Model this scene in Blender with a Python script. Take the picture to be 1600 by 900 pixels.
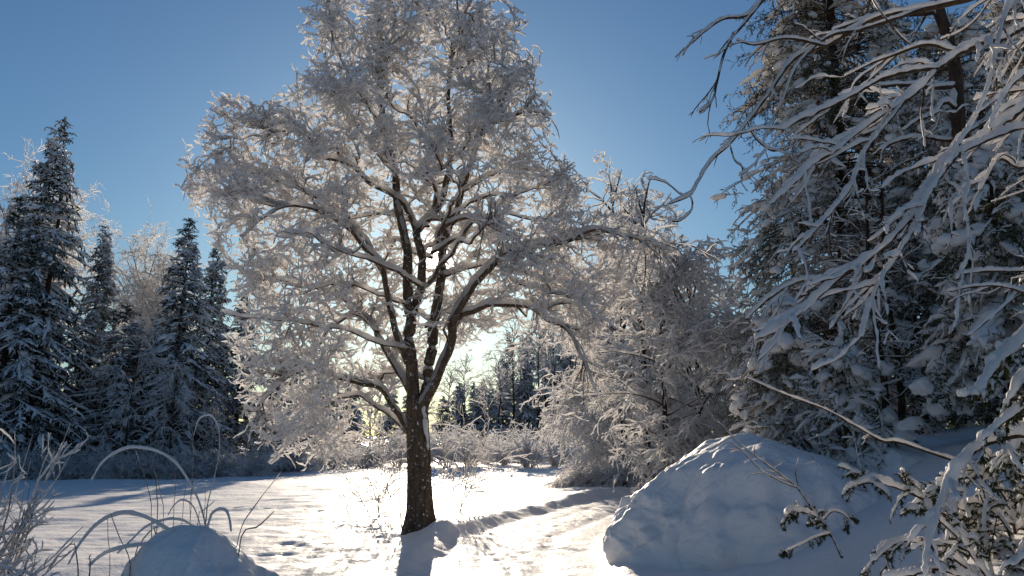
import bpy, math
import numpy as np
from math import radians as RAD
from mathutils import Vector

for o in list(bpy.data.objects):
    bpy.data.objects.remove(o)
SC = bpy.context.scene
COL = SC.collection
UP = np.array([0., 0., 1.])

# ------------------------------------------------------------------ camera, sky, sun, exposure
EYE = 1.6
PITCH = RAD(11.0)
FPX = 1256.0
cam_d = bpy.data.cameras.new('camera')
cam_d.sensor_width = 36.0
cam_d.lens = FPX / 1600.0 * 36.0
cam_d.clip_start = 0.05
cam_d.clip_end = 2000.0
cam = bpy.data.objects.new('camera', cam_d)
COL.objects.link(cam)
cam.location = (0, 0, EYE)
cam.rotation_euler = (math.pi / 2 + PITCH, 0, 0)
SC.camera = cam

SUN_EL = RAD(13.2)
SUN_AZ = RAD(-5.65)            # from +Y, negative = to the left
SUN_DIR = (math.sin(SUN_AZ) * math.cos(SUN_EL), math.cos(SUN_AZ) * math.cos(SUN_EL), math.sin(SUN_EL))

world = bpy.data.worlds.new('World')
SC.world = world
world.use_nodes = True
nt = world.node_tree
nt.nodes.clear()
wo = nt.nodes.new('ShaderNodeOutputWorld')
bg = nt.nodes.new('ShaderNodeBackground')
sky = nt.nodes.new('ShaderNodeTexSky')
sky.sky_type = 'NISHITA'
sky.sun_disc = False
sky.sun_elevation = SUN_EL
sky.sun_rotation = SUN_AZ
sky.air_density = 1.3
sky.dust_density = 0.60
sky.ozone_density = 3.0
sky.altitude = 100
bg.inputs['Strength'].default_value = 0.056
# the solar disc and the bright air right round it, as light given off by the sky
geo = nt.nodes.new('ShaderNodeNewGeometry')
dot = nt.nodes.new('ShaderNodeVectorMath'); dot.operation = 'DOT_PRODUCT'
neg = nt.nodes.new('ShaderNodeVectorMath'); neg.operation = 'SCALE'; neg.inputs['Scale'].default_value = -1.0
nt.links.new(geo.outputs['Incoming'], neg.inputs[0])
nt.links.new(neg.outputs['Vector'], dot.inputs[0])
dot.inputs[1].default_value = SUN_DIR
mx = nt.nodes.new('ShaderNodeMath'); mx.operation = 'MAXIMUM'; mx.inputs[1].default_value = 0.0
nt.links.new(dot.outputs['Value'], mx.inputs[0])
def glow(power, amp):
    p = nt.nodes.new('ShaderNodeMath'); p.operation = 'POWER'; p.inputs[1].default_value = power
    nt.links.new(mx.outputs[0], p.inputs[0])
    m = nt.nodes.new('ShaderNodeMath'); m.operation = 'MULTIPLY'; m.inputs[1].default_value = amp
    nt.links.new(p.outputs[0], m.inputs[0])
    return m
g1, g2, g3 = glow(15000, 420.0), glow(90, 1.7), glow(2600, 14.0)
ad = nt.nodes.new('ShaderNodeMath'); ad.operation = 'ADD'
nt.links.new(g1.outputs[0], ad.inputs[0]); nt.links.new(g2.outputs[0], ad.inputs[1])
ad2 = nt.nodes.new('ShaderNodeMath'); ad2.operation = 'ADD'
nt.links.new(ad.outputs[0], ad2.inputs[0]); nt.links.new(g3.outputs[0], ad2.inputs[1])
tint = nt.nodes.new('ShaderNodeVectorMath'); tint.operation = 'SCALE'
tint.inputs[0].default_value = (1.0, 0.83, 0.72)
nt.links.new(ad2.outputs[0], tint.inputs['Scale'])
sm = nt.nodes.new('ShaderNodeVectorMath'); sm.operation = 'ADD'
cold = nt.nodes.new('ShaderNodeVectorMath'); cold.operation = 'MULTIPLY'   # clear, dry winter air
cold.inputs[1].default_value = (0.66, 0.965, 1.28)
nt.links.new(sky.outputs[0], cold.inputs[0])
nt.links.new(cold.outputs['Vector'], sm.inputs[0]); nt.links.new(tint.outputs['Vector'], sm.inputs[1])
nt.links.new(sm.outputs['Vector'], bg.inputs['Color'])
nt.links.new(bg.outputs[0], wo.inputs['Surface'])

sun_d = bpy.data.lights.new('sun', 'SUN')
sun_d.energy = 5.0
sun_d.angle = RAD(0.55)
sun_d.color = (1.0, 0.85, 0.66)
sun = bpy.data.objects.new('sun', sun_d)
COL.objects.link(sun)
sun.location = (-20, 60, 40)
sun.rotation_euler = Vector(SUN_DIR).to_track_quat('Z', 'Y').to_euler()

vs = SC.view_settings
vs.view_transform = 'Standard'
vs.look = 'None'
vs.gamma = 1.0
vs.exposure = 0.25
vs.use_curve_mapping = False
SC.render.engine = 'CYCLES'
SC.cycles.use_denoising = True
SC.cycles.max_bounces = 12
SC.cycles.diffuse_bounces = 9
SC.cycles.glossy_bounces = 2
SC.cycles.transmission_bounces = 9
SC.cycles.sample_clamp_indirect = 6.0
SC.cycles.caustics_reflective = False
SC.cycles.caustics_refractive = False

# ------------------------------------------------------------------ pixel ray -> point, noise
def P(px, py, Y):
    x = (px - 800) / FPX; y = (450 - py) / FPX
    s = Y / (math.cos(PITCH) - y * math.sin(PITCH))
    return np.array([x * s, Y, EYE + (math.sin(PITCH) + y * math.cos(PITCH)) * s])

def _h(i, j, k):
    n = (i * 374761393 + j * 668265263 + k * 2147483647 + 1013904223) & 0xffffffff
    n = ((n ^ (n >> 13)) * 1274126177) & 0xffffffff
    n = ((n ^ (n >> 16)) * 2246822519) & 0xffffffff
    return ((n ^ (n >> 15)) & 0xffffff) / float(0xffffff) * 2 - 1

def vnoise(p):
    p = np.asarray(p, float)
    f = np.floor(p); i = f.astype(np.int64); t = p - f
    t = t * t * (3 - 2 * t)
    out = 0
    for a in (0, 1):
        wx = t[..., 0] if a else 1 - t[..., 0]
        for b in (0, 1):
            wy = t[..., 1] if b else 1 - t[..., 1]
            for c in (0, 1):
                wz = t[..., 2] if c else 1 - t[..., 2]
                out = out + wx * wy * wz * _h(i[..., 0] + a, i[..., 1] + b, i[..., 2] + c)
    return out

def fbm(p, oct=3, gain=0.5):
    p = np.asarray(p, float); s = 0; a = 1.0
    for o in range(oct):
        s = s + a * vnoise(p * (2 ** o) + 17.3 * o); a *= gain
    return s

def sstep(a, b, x):
    t = np.clip((x - a) / (b - a), 0, 1)
    return t * t * (3 - 2 * t)

# ------------------------------------------------------------------ materials
def mat(name):
    m = bpy.data.materials.new(name); m.use_nodes = True
    n = m.node_tree; n.nodes.clear()
    out = n.nodes.new('ShaderNodeOutputMaterial')
    return m, n, out

def noise_node(n, scale, detail=4, rough=0.6, stretch=None):
    tc = n.nodes.new('ShaderNodeTexCoord')
    t = n.nodes.new('ShaderNodeTexNoise')
    t.inputs['Scale'].default_value = scale
    t.inputs['Detail'].default_value = detail
    t.inputs['Roughness'].default_value = rough
    if stretch:
        mp = n.nodes.new('ShaderNodeMapping'); mp.inputs['Scale'].default_value = stretch
        n.links.new(tc.outputs['Object'], mp.inputs['Vector'])
        n.links.new(mp.outputs['Vector'], t.inputs['Vector'])
    else:
        n.links.new(tc.outputs['Object'], t.inputs['Vector'])
    return t

def ramp(n, src, stops):
    r = n.nodes.new('ShaderNodeValToRGB')
    e = r.color_ramp.elements
    while len(e) < len(stops): e.new(0.5)
    for k, (p, c) in enumerate(stops):
        e[k].position = p; e[k].color = (*c, 1)
    n.links.new(src, r.inputs['Fac'])
    return r

def snow_mat(name, col, transl, bumps, tcol=(0.97, 0.955, 0.945), spec=0.3):
    m, n, out = mat(name)
    pb = n.nodes.new('ShaderNodeBsdfPrincipled')
    pb.inputs['Roughness'].default_value = 0.55
    pb.inputs['Specular IOR Level'].default_value = spec
    t = noise_node(n, 1.7, 3)
    c2 = tuple(x * 0.93 for x in col)
    r = ramp(n, t.outputs['Fac'], [(0.3, c2), (0.7, col)])
    n.links.new(r.outputs['Color'], pb.inputs['Base Color'])
    prev = None
    for sc, st, dist in bumps:
        tt = noise_node(n, sc, 4, 0.65)
        b = n.nodes.new('ShaderNodeBump')
        b.inputs['Strength'].default_value = st; b.inputs['Distance'].default_value = dist
        n.links.new(tt.outputs['Fac'], b.inputs['Height'])
        if prev: n.links.new(prev.outputs['Normal'], b.inputs['Normal'])
        prev = b
    if prev: n.links.new(prev.outputs['Normal'], pb.inputs['Normal'])
    if transl > 0:
        tr = n.nodes.new('ShaderNodeBsdfTranslucent'); tr.inputs['Color'].default_value = (*tcol, 1)
        if prev: n.links.new(prev.outputs['Normal'], tr.inputs['Normal'])
        mxs = n.nodes.new('ShaderNodeMixShader'); mxs.inputs['Fac'].default_value = transl
        n.links.new(pb.outputs[0], mxs.inputs[1]); n.links.new(tr.outputs[0], mxs.inputs[2])
        n.links.new(mxs.outputs[0], out.inputs['Surface'])
    else:
        n.links.new(pb.outputs[0], out.inputs['Surface'])
    return m

def plain_mat(name, stops, scale, bump=0.4, bdist=0.01, rough=0.85, stretch=None, spec=0.2):
    m, n, out = mat(name)
    pb = n.nodes.new('ShaderNodeBsdfPrincipled')
    pb.inputs['Roughness'].default_value = rough
    pb.inputs['Specular IOR Level'].default_value = spec
    t = noise_node(n, scale, 6, 0.65, stretch)
    r = ramp(n, t.outputs['Fac'], stops)
    n.links.new(r.outputs['Color'], pb.inputs['Base Color'])
    b = n.nodes.new('ShaderNodeBump'); b.inputs['Strength'].default_value = bump; b.inputs['Distance'].default_value = bdist
    n.links.new(t.outputs['Fac'], b.inputs['Height']); n.links.new(b.outputs['Normal'], pb.inputs['Normal'])
    n.links.new(pb.outputs[0], out.inputs['Surface'])
    return m

M_GROUND = snow_mat('snow_ground', (0.91, 0.88, 0.87), 0.0, [(2.2, 0.6, 0.06), (9, 0.5, 0.02), (45, 0.5, 0.006)])
M_PATH = snow_mat('snow_path', (0.91, 0.88, 0.87), 0.0, [(4, 0.6, 0.04), (16, 0.7, 0.02), (60, 0.6, 0.006)])
M_MOUND = snow_mat('snow_drift', (0.91, 0.88, 0.87), 0.0, [(5, 0.7, 0.05), (22, 0.7, 0.014), (90, 0.6, 0.004)])
M_SNOW = snow_mat('snow_on_branches', (0.95, 0.94, 0.94), 0.82, [(28, 0.5, 0.012)])
M_SNOWN = snow_mat('snow_lying_thick', (0.92, 0.89, 0.87), 0.32, [(18, 0.5, 0.02), (90, 0.5, 0.005)])
M_FROST = snow_mat('hoar_frost', (0.95, 0.94, 0.94), 0.80, [])
M_FSNOW = snow_mat('snow_on_conifers', (0.86, 0.86, 0.89), 0.10, [(9, 0.4, 0.03)])
M_BARK = plain_mat('bark_dark', [(0.3, (0.018, 0.013, 0.009)), (0.55, (0.055, 0.036, 0.022)), (0.8, (0.11, 0.075, 0.045))], 14, 1.0, 0.03, stretch=(1, 1, 0.28))
def dusted(name, stops, lo, hi):
    m = plain_mat(name, stops, 14, 1.0, 0.03, stretch=(1, 1, 0.28))
    n = m.node_tree
    pb = [x for x in n.nodes if x.type == 'BSDF_PRINCIPLED'][0]
    src = pb.inputs['Base Color'].links[0].from_socket
    t = noise_node(n, 17, 5, 0.72); r = ramp(n, t.outputs['Fac'], [(lo, (0, 0, 0)), (hi, (1, 1, 1))])
    mc = n.nodes.new('ShaderNodeMix'); mc.data_type = 'RGBA'
    n.links.new(r.outputs['Color'], mc.inputs[0]); n.links.new(src, mc.inputs[6])
    mc.inputs[7].default_value = (0.88, 0.87, 0.87, 1)
    n.links.new(mc.outputs[2], pb.inputs['Base Color'])
    return m
M_BARKS = dusted('bark_with_snow_in_its_cracks', [(0.3, (0.035, 0.025, 0.017)), (0.55, (0.115, 0.078, 0.050)), (0.8, (0.22, 0.155, 0.10))], 0.60, 0.66)
M_TWIG = plain_mat('twig_bark', [(0.3, (0.03, 0.02, 0.013)), (0.7, (0.10, 0.062, 0.035))], 20, 0.3)
M_PINE = plain_mat('pine_bark', [(0.3, (0.02, 0.013, 0.010)), (0.6, (0.075, 0.045, 0.030)), (0.8, (0.15, 0.09, 0.055))], 16, 1.0, 0.02, stretch=(1, 1, 0.4))
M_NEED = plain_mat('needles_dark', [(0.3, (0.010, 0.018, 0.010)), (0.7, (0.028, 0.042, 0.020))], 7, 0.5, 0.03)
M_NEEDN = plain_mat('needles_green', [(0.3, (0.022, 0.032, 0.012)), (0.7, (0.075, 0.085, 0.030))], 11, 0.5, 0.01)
M_STRAW = plain_mat('dry_straw', [(0.3, (0.10, 0.06, 0.03)), (0.7, (0.24, 0.16, 0.09))], 30, 0.3)

# ------------------------------------------------------------------ mesh building
class MB:
    def __init__(s): s.v = []; s.q = []; s.t = []; s.n = 0; s.qm = []; s.tm = []
    def add(s, v, f, m=0):
        v = np.asarray(v, np.float32).reshape(-1, 3); f = np.asarray(f, np.int64)
        if len(v) == 0 or len(f) == 0: return s
        if f.shape[1] == 4: s.q.append(f + s.n); s.qm.append(np.full(len(f), m, np.int32))
        else: s.t.append(f + s.n); s.tm.append(np.full(len(f), m, np.int32))
        s.v.append(v); s.n += len(v); return s
    def mesh(s, name, mats, base=(0, 0, 0), smooth=True):
        me = bpy.data.meshes.new(name)
        if not s.v: return me
        v = np.concatenate(s.v) - np.array(base, np.float32)
        q = np.concatenate(s.q) if s.q else np.zeros((0, 4), np.int64)
        t = np.concatenate(s.t) if s.t else np.zeros((0, 3), np.int64)
        mi = np.concatenate(s.qm + s.tm)
        me.vertices.add(len(v)); me.vertices.foreach_set('co', v.ravel())
        li = np.concatenate([q.ravel(), t.ravel()]).astype(np.int32)
        me.loops.add(len(li)); me.loops.foreach_set('vertex_index', li)
        npoly = len(q) + len(t)
        me.polygons.add(npoly)
        tot = np.concatenate([np.full(len(q), 4), np.full(len(t), 3)]).astype(np.int32)
        st = np.concatenate([[0], np.cumsum(tot)[:-1]]).astype(np.int32)
        me.polygons.foreach_set('loop_start', st)
        me.polygons.foreach_set('loop_total', tot)
        for m in mats: me.materials.append(m)
        me.polygons.foreach_set('material_index', mi)
        me.update(calc_edges=True)
        me.polygons.foreach_set('use_smooth', np.full(npoly, smooth))
        me.update()
        return me

def link(name, me, parent=None):
    o = bpy.data.objects.new(name, me); COL.objects.link(o)
    if parent is not None: o.parent = parent
    return o

def tag(o, label, cat, group=None, kind=None):
    o['label'] = label; o['category'] = cat
    if group: o['group'] = group
    if kind: o['kind'] = kind
    return o

def thing(name, label, cat, loc, group=None, rz=0.0, scale=1.0):
    o = bpy.data.objects.new(name, None); COL.objects.link(o)
    o.empty_display_size = 0.2
    o.location = [float(c) for c in loc]; o.rotation_euler = (0, 0, rz)
    o.scale = (scale, scale, scale) if not hasattr(scale, '__len__') else scale
    return tag(o, label, cat, group)

def copy_thing(src, loc, label, rz=0.0, scale=1.0, group=None, cat=None):
    def rec(o, par):
        c = o.copy(); COL.objects.link(c); c.parent = par
        for ch in o.children: rec(ch, c)
        return c
    kids = list(src.children)
    r = src.copy(); COL.objects.link(r)
    for ch in kids: rec(ch, r)
    r.location = [float(c) for c in loc]; r.rotation_euler = (0, 0, rz)
    r.scale = (scale, scale, scale) if not hasattr(scale, '__len__') else scale
    r['label'] = label
    if group: r['group'] = group
    if cat: r['category'] = cat
    return r

def norm(v): return v / np.maximum(np.linalg.norm(v, axis=-1, keepdims=True), 1e-9)

def frames(Pts):
    T = norm(np.gradient(Pts, axis=1))
    side = np.cross(T, UP)
    ln = np.linalg.norm(side, axis=-1, keepdims=True)
    alt = np.cross(T, np.array([0.0, 1.0, 0.0]))
    side = norm(np.where(ln > 0.12, side, alt))
    return T, side, np.cross(side, T), ln[..., 0]

def tubes(Pts, R, S=5, fw=1.0, fh=1.0, cap=True, rough=0.0, rs=8.0):
    """Pts (N,K,3), R (N,K) -> verts, quads."""
    Pts = np.asarray(Pts, float); N, K, _ = Pts.shape
    T, side, up, _ = frames(Pts)
    R = np.broadcast_to(R, (N, K)).astype(float).copy()
    if cap: R[:, -1] *= 0.15
    a = np.arange(S) * 2 * math.pi / S + 0.3
    ca, sa = np.cos(a), np.sin(a)
    fw = np.broadcast_to(fw, (N, K))[..., None, None]; fh = np.broadcast_to(fh, (N, K))[..., None, None]
    off = side[:, :, None, :] * ca[None, None, :, None] * fw + up[:, :, None, :] * sa[None, None, :, None] * fh
    Rr = R[:, :, None, None]
    V = Pts[:, :, None, :] + off * Rr
    if rough > 0:
        nz = fbm(V * rs, 2)
        V = Pts[:, :, None, :] + off * Rr * (1 + rough * nz[..., None])
    V = V.reshape(-1, 3)
    n = np.arange(N)[:, None, None] * K * S; k = np.arange(K - 1)[None, :, None] * S; j = np.arange(S)[None, None, :]
    j2 = (j + 1) % S
    F = np.stack([n + k + j, n + k + j2, n + k + S + j2, n + k + S + j], -1).reshape(-1, 4)
    return V, F

def snow_tubes(Pts, R, thick, rng, S=5, lump=0.35, gap=0.0, rs=3.0, rough=0.0, rr=8.0, sit=0.42, patch=None, wf=.62):
    """Snow lying along the top of each branch: thick on level wood, thin on steep wood."""
    Pts = np.asarray(Pts, float); N, K, _ = Pts.shape
    T, side, up, hz = frames(Pts)
    R = np.broadcast_to(R, (N, K)); thick = np.broadcast_to(thick, (N, K))
    f = 0.22 + 0.78 * np.clip(hz, 0, 1) ** 1.2
    nz = vnoise(Pts * rs + 5.1) * lump + rng.uniform(-lump, lump, (N, K)) * 0.6
    g = np.clip(f * (1 + nz) - gap * (vnoise(Pts * rs * 0.6 + 31.7) * 0.5 + 0.5), 0.0, 2.0)
    if patch: g = g * sstep(patch[1] - .35, patch[1] + .35, vnoise(Pts * patch[0] + 77.7))
    th = thick * g
    w = (R * 0.8 + th * wf)
    h = (R * 0.45 + th * 0.62)
    w = np.where(th < thick * 0.12, R * 0.5, w); h = np.where(th < thick * 0.12, R * 0.5, h)
    off = R * 0.55 + th * sit
    w[:, 0] *= 0.4; h[:, 0] *= 0.4; w[:, -1] *= 0.35; h[:, -1] *= 0.35
    C = Pts + UP * off[..., None]
    return tubes(C, np.ones((N, K)), S, w, h, cap=False, rough=rough, rs=rr)

def catmull(pts, K):
    pts = np.asarray(pts, float)
    if len(pts) == 2: pts = np.array([pts[0], (pts[0] + pts[1]) / 2, pts[1]])
    seg = np.linalg.norm(np.diff(pts, axis=0), axis=1); L = np.concatenate([[0], np.cumsum(seg)])
    pp = np.vstack([2 * pts[0] - pts[1], pts, 2 * pts[-1] - pts[-2]])
    s = np.linspace(0, L[-1], K)
    i = np.clip(np.searchsorted(L, s, 'right') - 1, 0, len(pts) - 2)
    t = ((s - L[i]) / np.maximum(seg[i], 1e-9))[:, None]
    a, b, c, d = pp[i], pp[i + 1], pp[i + 2], pp[i + 3]
    return 0.5 * ((2 * b) + (-a + c) * t + (2 * a - 5 * b + 4 * c - d) * t ** 2 + (-a + 3 * b - 3 * c + d) * t ** 3)

def trace(px, Y0, Y1, K=20, wig=0.0, rng=None):
    n = len(px); ys = np.linspace(Y0, Y1, n)
    pts = np.array([P(a, b, y) for (a, b), y in zip(px, ys)])
    c = catmull(pts, K)
    if wig > 0:
        w = np.stack([vnoise(c * 1.9 + s) for s in (3.1, 41.2, 77.7)], -1) * wig
        w[0] = 0
        c = c + w * np.minimum(np.linspace(0, 4, K), 1)[:, None]
    return c

def grow(Pp, Rp, dens, length, K, rng, spread=(35, 70), wob=0.25, grav=0.0, tmin=0.15, tmax=1.0, rr=0.6,
         rmax=1.0, rtip=0.003, flat=0.0, lentip=0.5, grav_end=None, upb=0.0):
    """Children of polylines (N,K,3). dens = children per metre."""
    N, Kp, _ = Pp.shape
    seg = np.linalg.norm(np.diff(Pp, axis=1), axis=2); L = seg.sum(1)
    cnt = rng.poisson(np.maximum(L * (tmax - tmin) * dens, 0.01))
    idx = np.repeat(np.arange(N), cnt); M = len(idx)
    if M == 0: return np.zeros((0, K, 3)), np.zeros((0, K))
    t = rng.uniform(tmin, tmax, M)
    u = t * (Kp - 1); i = np.minimum(u.astype(int), Kp - 2); f = (u - i)[:, None]
    p = Pp[idx, i] * (1 - f) + Pp[idx, i + 1] * f
    r = Rp[idx, i] * (1 - f[:, 0]) + Rp[idx, i + 1] * f[:, 0]
    tan = norm(Pp[idx, i + 1] - Pp[idx, i])
    rd = norm(rng.normal(size=(M, 3))); rd[:, 2] *= (1 - flat)
    perp = norm(rd - tan * (rd * tan).sum(1, keepdims=True))
    ang = np.radians(rng.uniform(spread[0], spread[1], M))[:, None]
    d = norm(tan * np.cos(ang) + perp * np.sin(ang) + UP * upb)
    ln = rng.uniform(length[0], length[1], M) * (1 - (1 - lentip) * t)
    st = (ln / (K - 1))[:, None]
    out = np.zeros((M, K, 3)); out[:, 0] = p
    ge = grav if grav_end is None else grav_end
    for k in range(1, K):
        g = grav + (ge - grav) * (k / (K - 1))
        d = norm(d + rng.normal(size=(M, 3)) * wob - UP * g)
        out[:, k] = out[:, k - 1] + d * st
    r0 = np.minimum(r * rr, rmax)
    Rr = r0[:, None] * (1 - np.linspace(0, 1, K)[None]) + np.minimum(rtip, r0)[:, None] * np.linspace(0, 1, K)[None]
    return out, Rr

def ico(sub):
    t = (1 + 5 ** 0.5) / 2
    v = [(-1, t, 0), (1, t, 0), (-1, -t, 0), (1, -t, 0), (0, -1, t), (0, 1, t), (0, -1, -t), (0, 1, -t), (t, 0, -1), (t, 0, 1), (-t, 0, -1), (-t, 0, 1)]
    f = [(0, 11, 5), (0, 5, 1), (0, 1, 7), (0, 7, 10), (0, 10, 11), (1, 5, 9), (5, 11, 4), (11, 10, 2), (10, 7, 6), (7, 1, 8), (3, 9, 4), (3, 4, 2), (3, 2, 6), (3, 6, 8), (3, 8, 9), (4, 9, 5), (2, 4, 11), (6, 2, 10), (8, 6, 7), (9, 8, 1)]
    v = [np.array(x) / np.linalg.norm(x) for x in v]
    for _ in range(sub):
        c = {}; nf = []
        def mid(a, b):
            k = (min(a, b), max(a, b))
            if k not in c:
                m = v[a] + v[b]; v.append(m / np.linalg.norm(m)); c[k] = len(v) - 1
            return c[k]
        for a, b, d in f:
            ab, bd, da = mid(a, b), mid(b, d), mid(d, a)
            nf += [(a, ab, da), (b, bd, ab), (d, da, bd), (ab, bd, da)]
        f = nf
    return np.array(v), np.array(f)
ICO = {k: ico(k) for k in (1, 2, 3)}

def blobs(C, r, yaw, sub=1, amp=0.3, ns=6.0, tilt=None):
    V, F = ICO[sub]; N = len(C)
    v = V[None] * r[:, None, :]
    if tilt is not None:                      # tilt about local y: the long x axis slopes
        c, s = np.cos(tilt)[:, None], np.sin(tilt)[:, None]
        x = v[..., 0] * c - v[..., 2] * s; z = v[..., 0] * s + v[..., 2] * c
        v = np.stack([x, v[..., 1], z], -1)
    c, s = np.cos(yaw)[:, None], np.sin(yaw)[:, None]
    x = v[..., 0] * c - v[..., 1] * s; y = v[..., 0] * s + v[..., 1] * c
    v = np.stack([x, y, v[..., 2]], -1)
    w = v + C[:, None]
    nz = fbm(w * ns, 2)
    w = C[:, None] + v * (1 + amp * nz[..., None])
    Fx = (np.arange(N)[:, None, None] * len(V) + F[None]).reshape(-1, 3)
    return w.reshape(-1, 3), Fx

def needles(Pts, rng, per, length, width, droop=0.0):
    """Loose pointed needle tufts along each twig."""
    N, K, _ = Pts.shape
    M = N * per
    idx = np.repeat(np.arange(N), per)
    u = rng.uniform(0.02, 0.999, M) * (K - 1); i = u.astype(int); f = (u - i)[:, None]
    p = Pts[idx, i] * (1 - f) + Pts[idx, i + 1] * f
    tan = norm(Pts[idx, i + 1] - Pts[idx, i])
    d = norm(tan * 0.8 + rng.normal(size=(M, 3)) * 0.75 - UP * droop)
    s = norm(np.cross(d, rng.normal(size=(M, 3))))
    L = rng.uniform(*length, M)[:, None]
    a = p - s * width; b = p + s * width; c = p + d * L
    V = np.stack([a, b, c], 1).reshape(-1, 3)
    F = np.arange(M * 3).reshape(-1, 3)
    return V, F

# ------------------------------------------------------------------ ground and path
PATH = np.array([(-1.6, -30), (-1.0, 0), (-0.5, 6), (-0.12, 10), (0.02, 12), (0.42, 15.7), (1.25, 18.4), (2.05, 20.7), (3.1, 23.6), (5.1, 27.2), (9.2, 31), (18, 35), (42, 42)], float)
PATH_C = catmull(np.c_[PATH, np.zeros(len(PATH))], 260)[:, :2]
PW = 1.38

def path_dist(x, y):
    """signed distance to the middle line (positive on the right of the way ahead)"""
    shp = x.shape; x = x.ravel(); y = y.ravel()
    best = np.full(len(x), 1e9); sg = np.zeros(len(x)); al = np.zeros(len(x)); acc = 0
    for k in range(len(PATH_C) - 1):
        a = PATH_C[k]; d = PATH_C[k + 1] - a; L2 = d @ d; L = L2 ** 0.5
        t = np.clip(((x - a[0]) * d[0] + (y - a[1]) * d[1]) / L2, 0, 1)
        qx = x - a[0] - t * d[0]; qy = y - a[1] - t * d[1]
        r = np.hypot(qx, qy); m = r < best
        best = np.where(m, r, best)
        sg = np.where(m, np.where(d[0] * qy - d[1] * qx > 0, -1.0, 1.0), sg)
        al = np.where(m, acc + t * L, al); acc += L
    return (best * sg).reshape(shp), al.reshape(shp)

_rg = np.random.default_rng(5)
FOOT = []
for s0, off in ((0.0, -0.35), (0.2, 0.12)):
    s = s0
    side = 1
    while s < 70:
        FOOT.append((s, off + side * 0.11 + _rg.normal() * 0.05)); side = -side; s += 0.62 + _rg.normal() * 0.06
FOOT = np.array(FOOT)
DENT = [(-1.5 + _rg.normal() * 2.6, 14.0 + _rg.normal() * 2.4, _rg.uniform(.07, .15), _rg.uniform(.01, .035)) for _ in range(170)]   # pits of clumps fallen from the big tree
for k in range(26):                                                    # an old animal track across the meadow
    DENT.append((-7.5 + .42 * k, 21.5 - .26 * k + .25 * math.sin(k * .5) + (.07 if k % 2 else -.07), .10, .05))

def ground_h(x, y, fine=True):
    x = np.asarray(x, float); y = np.asarray(y, float)
    pd, al = path_dist(x, y)
    p2 = np.stack([x, y, np.zeros_like(x)], -1)
    h = 0.16 * vnoise(p2 * 0.11 + 3.3) + 0.07 * vnoise(p2 * 0.35)
    # wooded bank on the right of the path
    bx = sstep(PW + 0.2, PW + 6.5, pd)
    h = h * (1 - 0.6 * bx) + bx * (1.75 + 0.35 * vnoise(p2 * 0.33 + 9)) * (0.4 + 0.6 * sstep(60, 20, y))
    # slight rise in front on the left
    h = h + 0.55 * np.exp(-(((x + 3.2) / 1.5) ** 2 + ((y - 5.6) / 1.6) ** 2))
    # sunk trodden path with thrown-up edges
    e = np.abs(pd) + 0.06 * vnoise(p2 * 1.7 + 50) + 0.05 * vnoise(p2 * 7.0 + 50)
    inn = sstep(PW + 0.12, PW - 0.28, e)
    h = h * (1 - inn * 0.85) - 0.09 * inn
    h = h + 0.055 * np.exp(-((e - PW - 0.22) / 0.2) ** 2) * (1 + 0.35 * vnoise(p2 * 5.5))
    h = h - 0.022 * inn * (np.exp(-((pd - .42) / .16) ** 2) + np.exp(-((pd + .50) / .16) ** 2)) * (1 + .5 * vnoise(p2 * 1.3))
    # drift against the trunk of the big tree
    h = h + 0.17 * np.exp(-(((x + 1.25) / 0.48) ** 2 + ((y - 14.9) / 0.45) ** 2))
    h = h + 0.10 * np.exp(-(((x + 0.95) / 0.55) ** 2 + ((y - 14.4) / 0.7) ** 2))
    if fine:
        amp = np.clip(1.2 - np.hypot(x, y - 8) / 60, 0.25, 1)
        h = h + 0.038 * amp * fbm(p2 * np.array([0.6, 1.1, 1]) + 11, 3) * (1 - 0.75 * inn)
        h = h + 0.013 * amp * fbm(p2 * np.array([1.9, 3.6, 1]) + 2, 3)
        for cx_, cy_, sr, sd_ in DENT:
            if np.abs(PATH_C - (cx_, cy_)).sum(1).min() < PW + .35: continue
            i0, i1 = np.searchsorted(x[0], [cx_ - .45, cx_ + .45]); j0, j1 = np.searchsorted(y[:, 0], [cy_ - .45, cy_ + .45])
            if i1 > i0 and j1 > j0:
                q = ((x[j0:j1, i0:i1] - cx_) ** 2 + (y[j0:j1, i0:i1] - cy_) ** 2) / sr ** 2
                h[j0:j1, i0:i1] += -sd_ * np.exp(-q) + sd_ * .45 * np.exp(-(np.sqrt(q) - 1.7) ** 2 * 3)
        near = (np.abs(pd) < 1.0) & (y > 5) & (y < 38)
        if near.any():
            aa = al[near]; dd = pd[near]; hh = np.zeros_like(aa)
            for s, o in FOOT:
                m = np.abs(aa - s) < 0.5
                if m.any():
                    hh[m] += -0.042 * np.exp(-(((aa[m] - s) / 0.13) ** 4 + ((dd[m] - o) / 0.065) ** 2)) \
                             + 0.02 * np.exp(-(((aa[m] - s) / 0.2) ** 2 + ((dd[m] - o) / 0.14) ** 2))
            h[near] += hh
    return h

def hz(x, y): return float(ground_h(np.array([float(x)]), np.array([float(y)]), False)[0])

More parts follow.
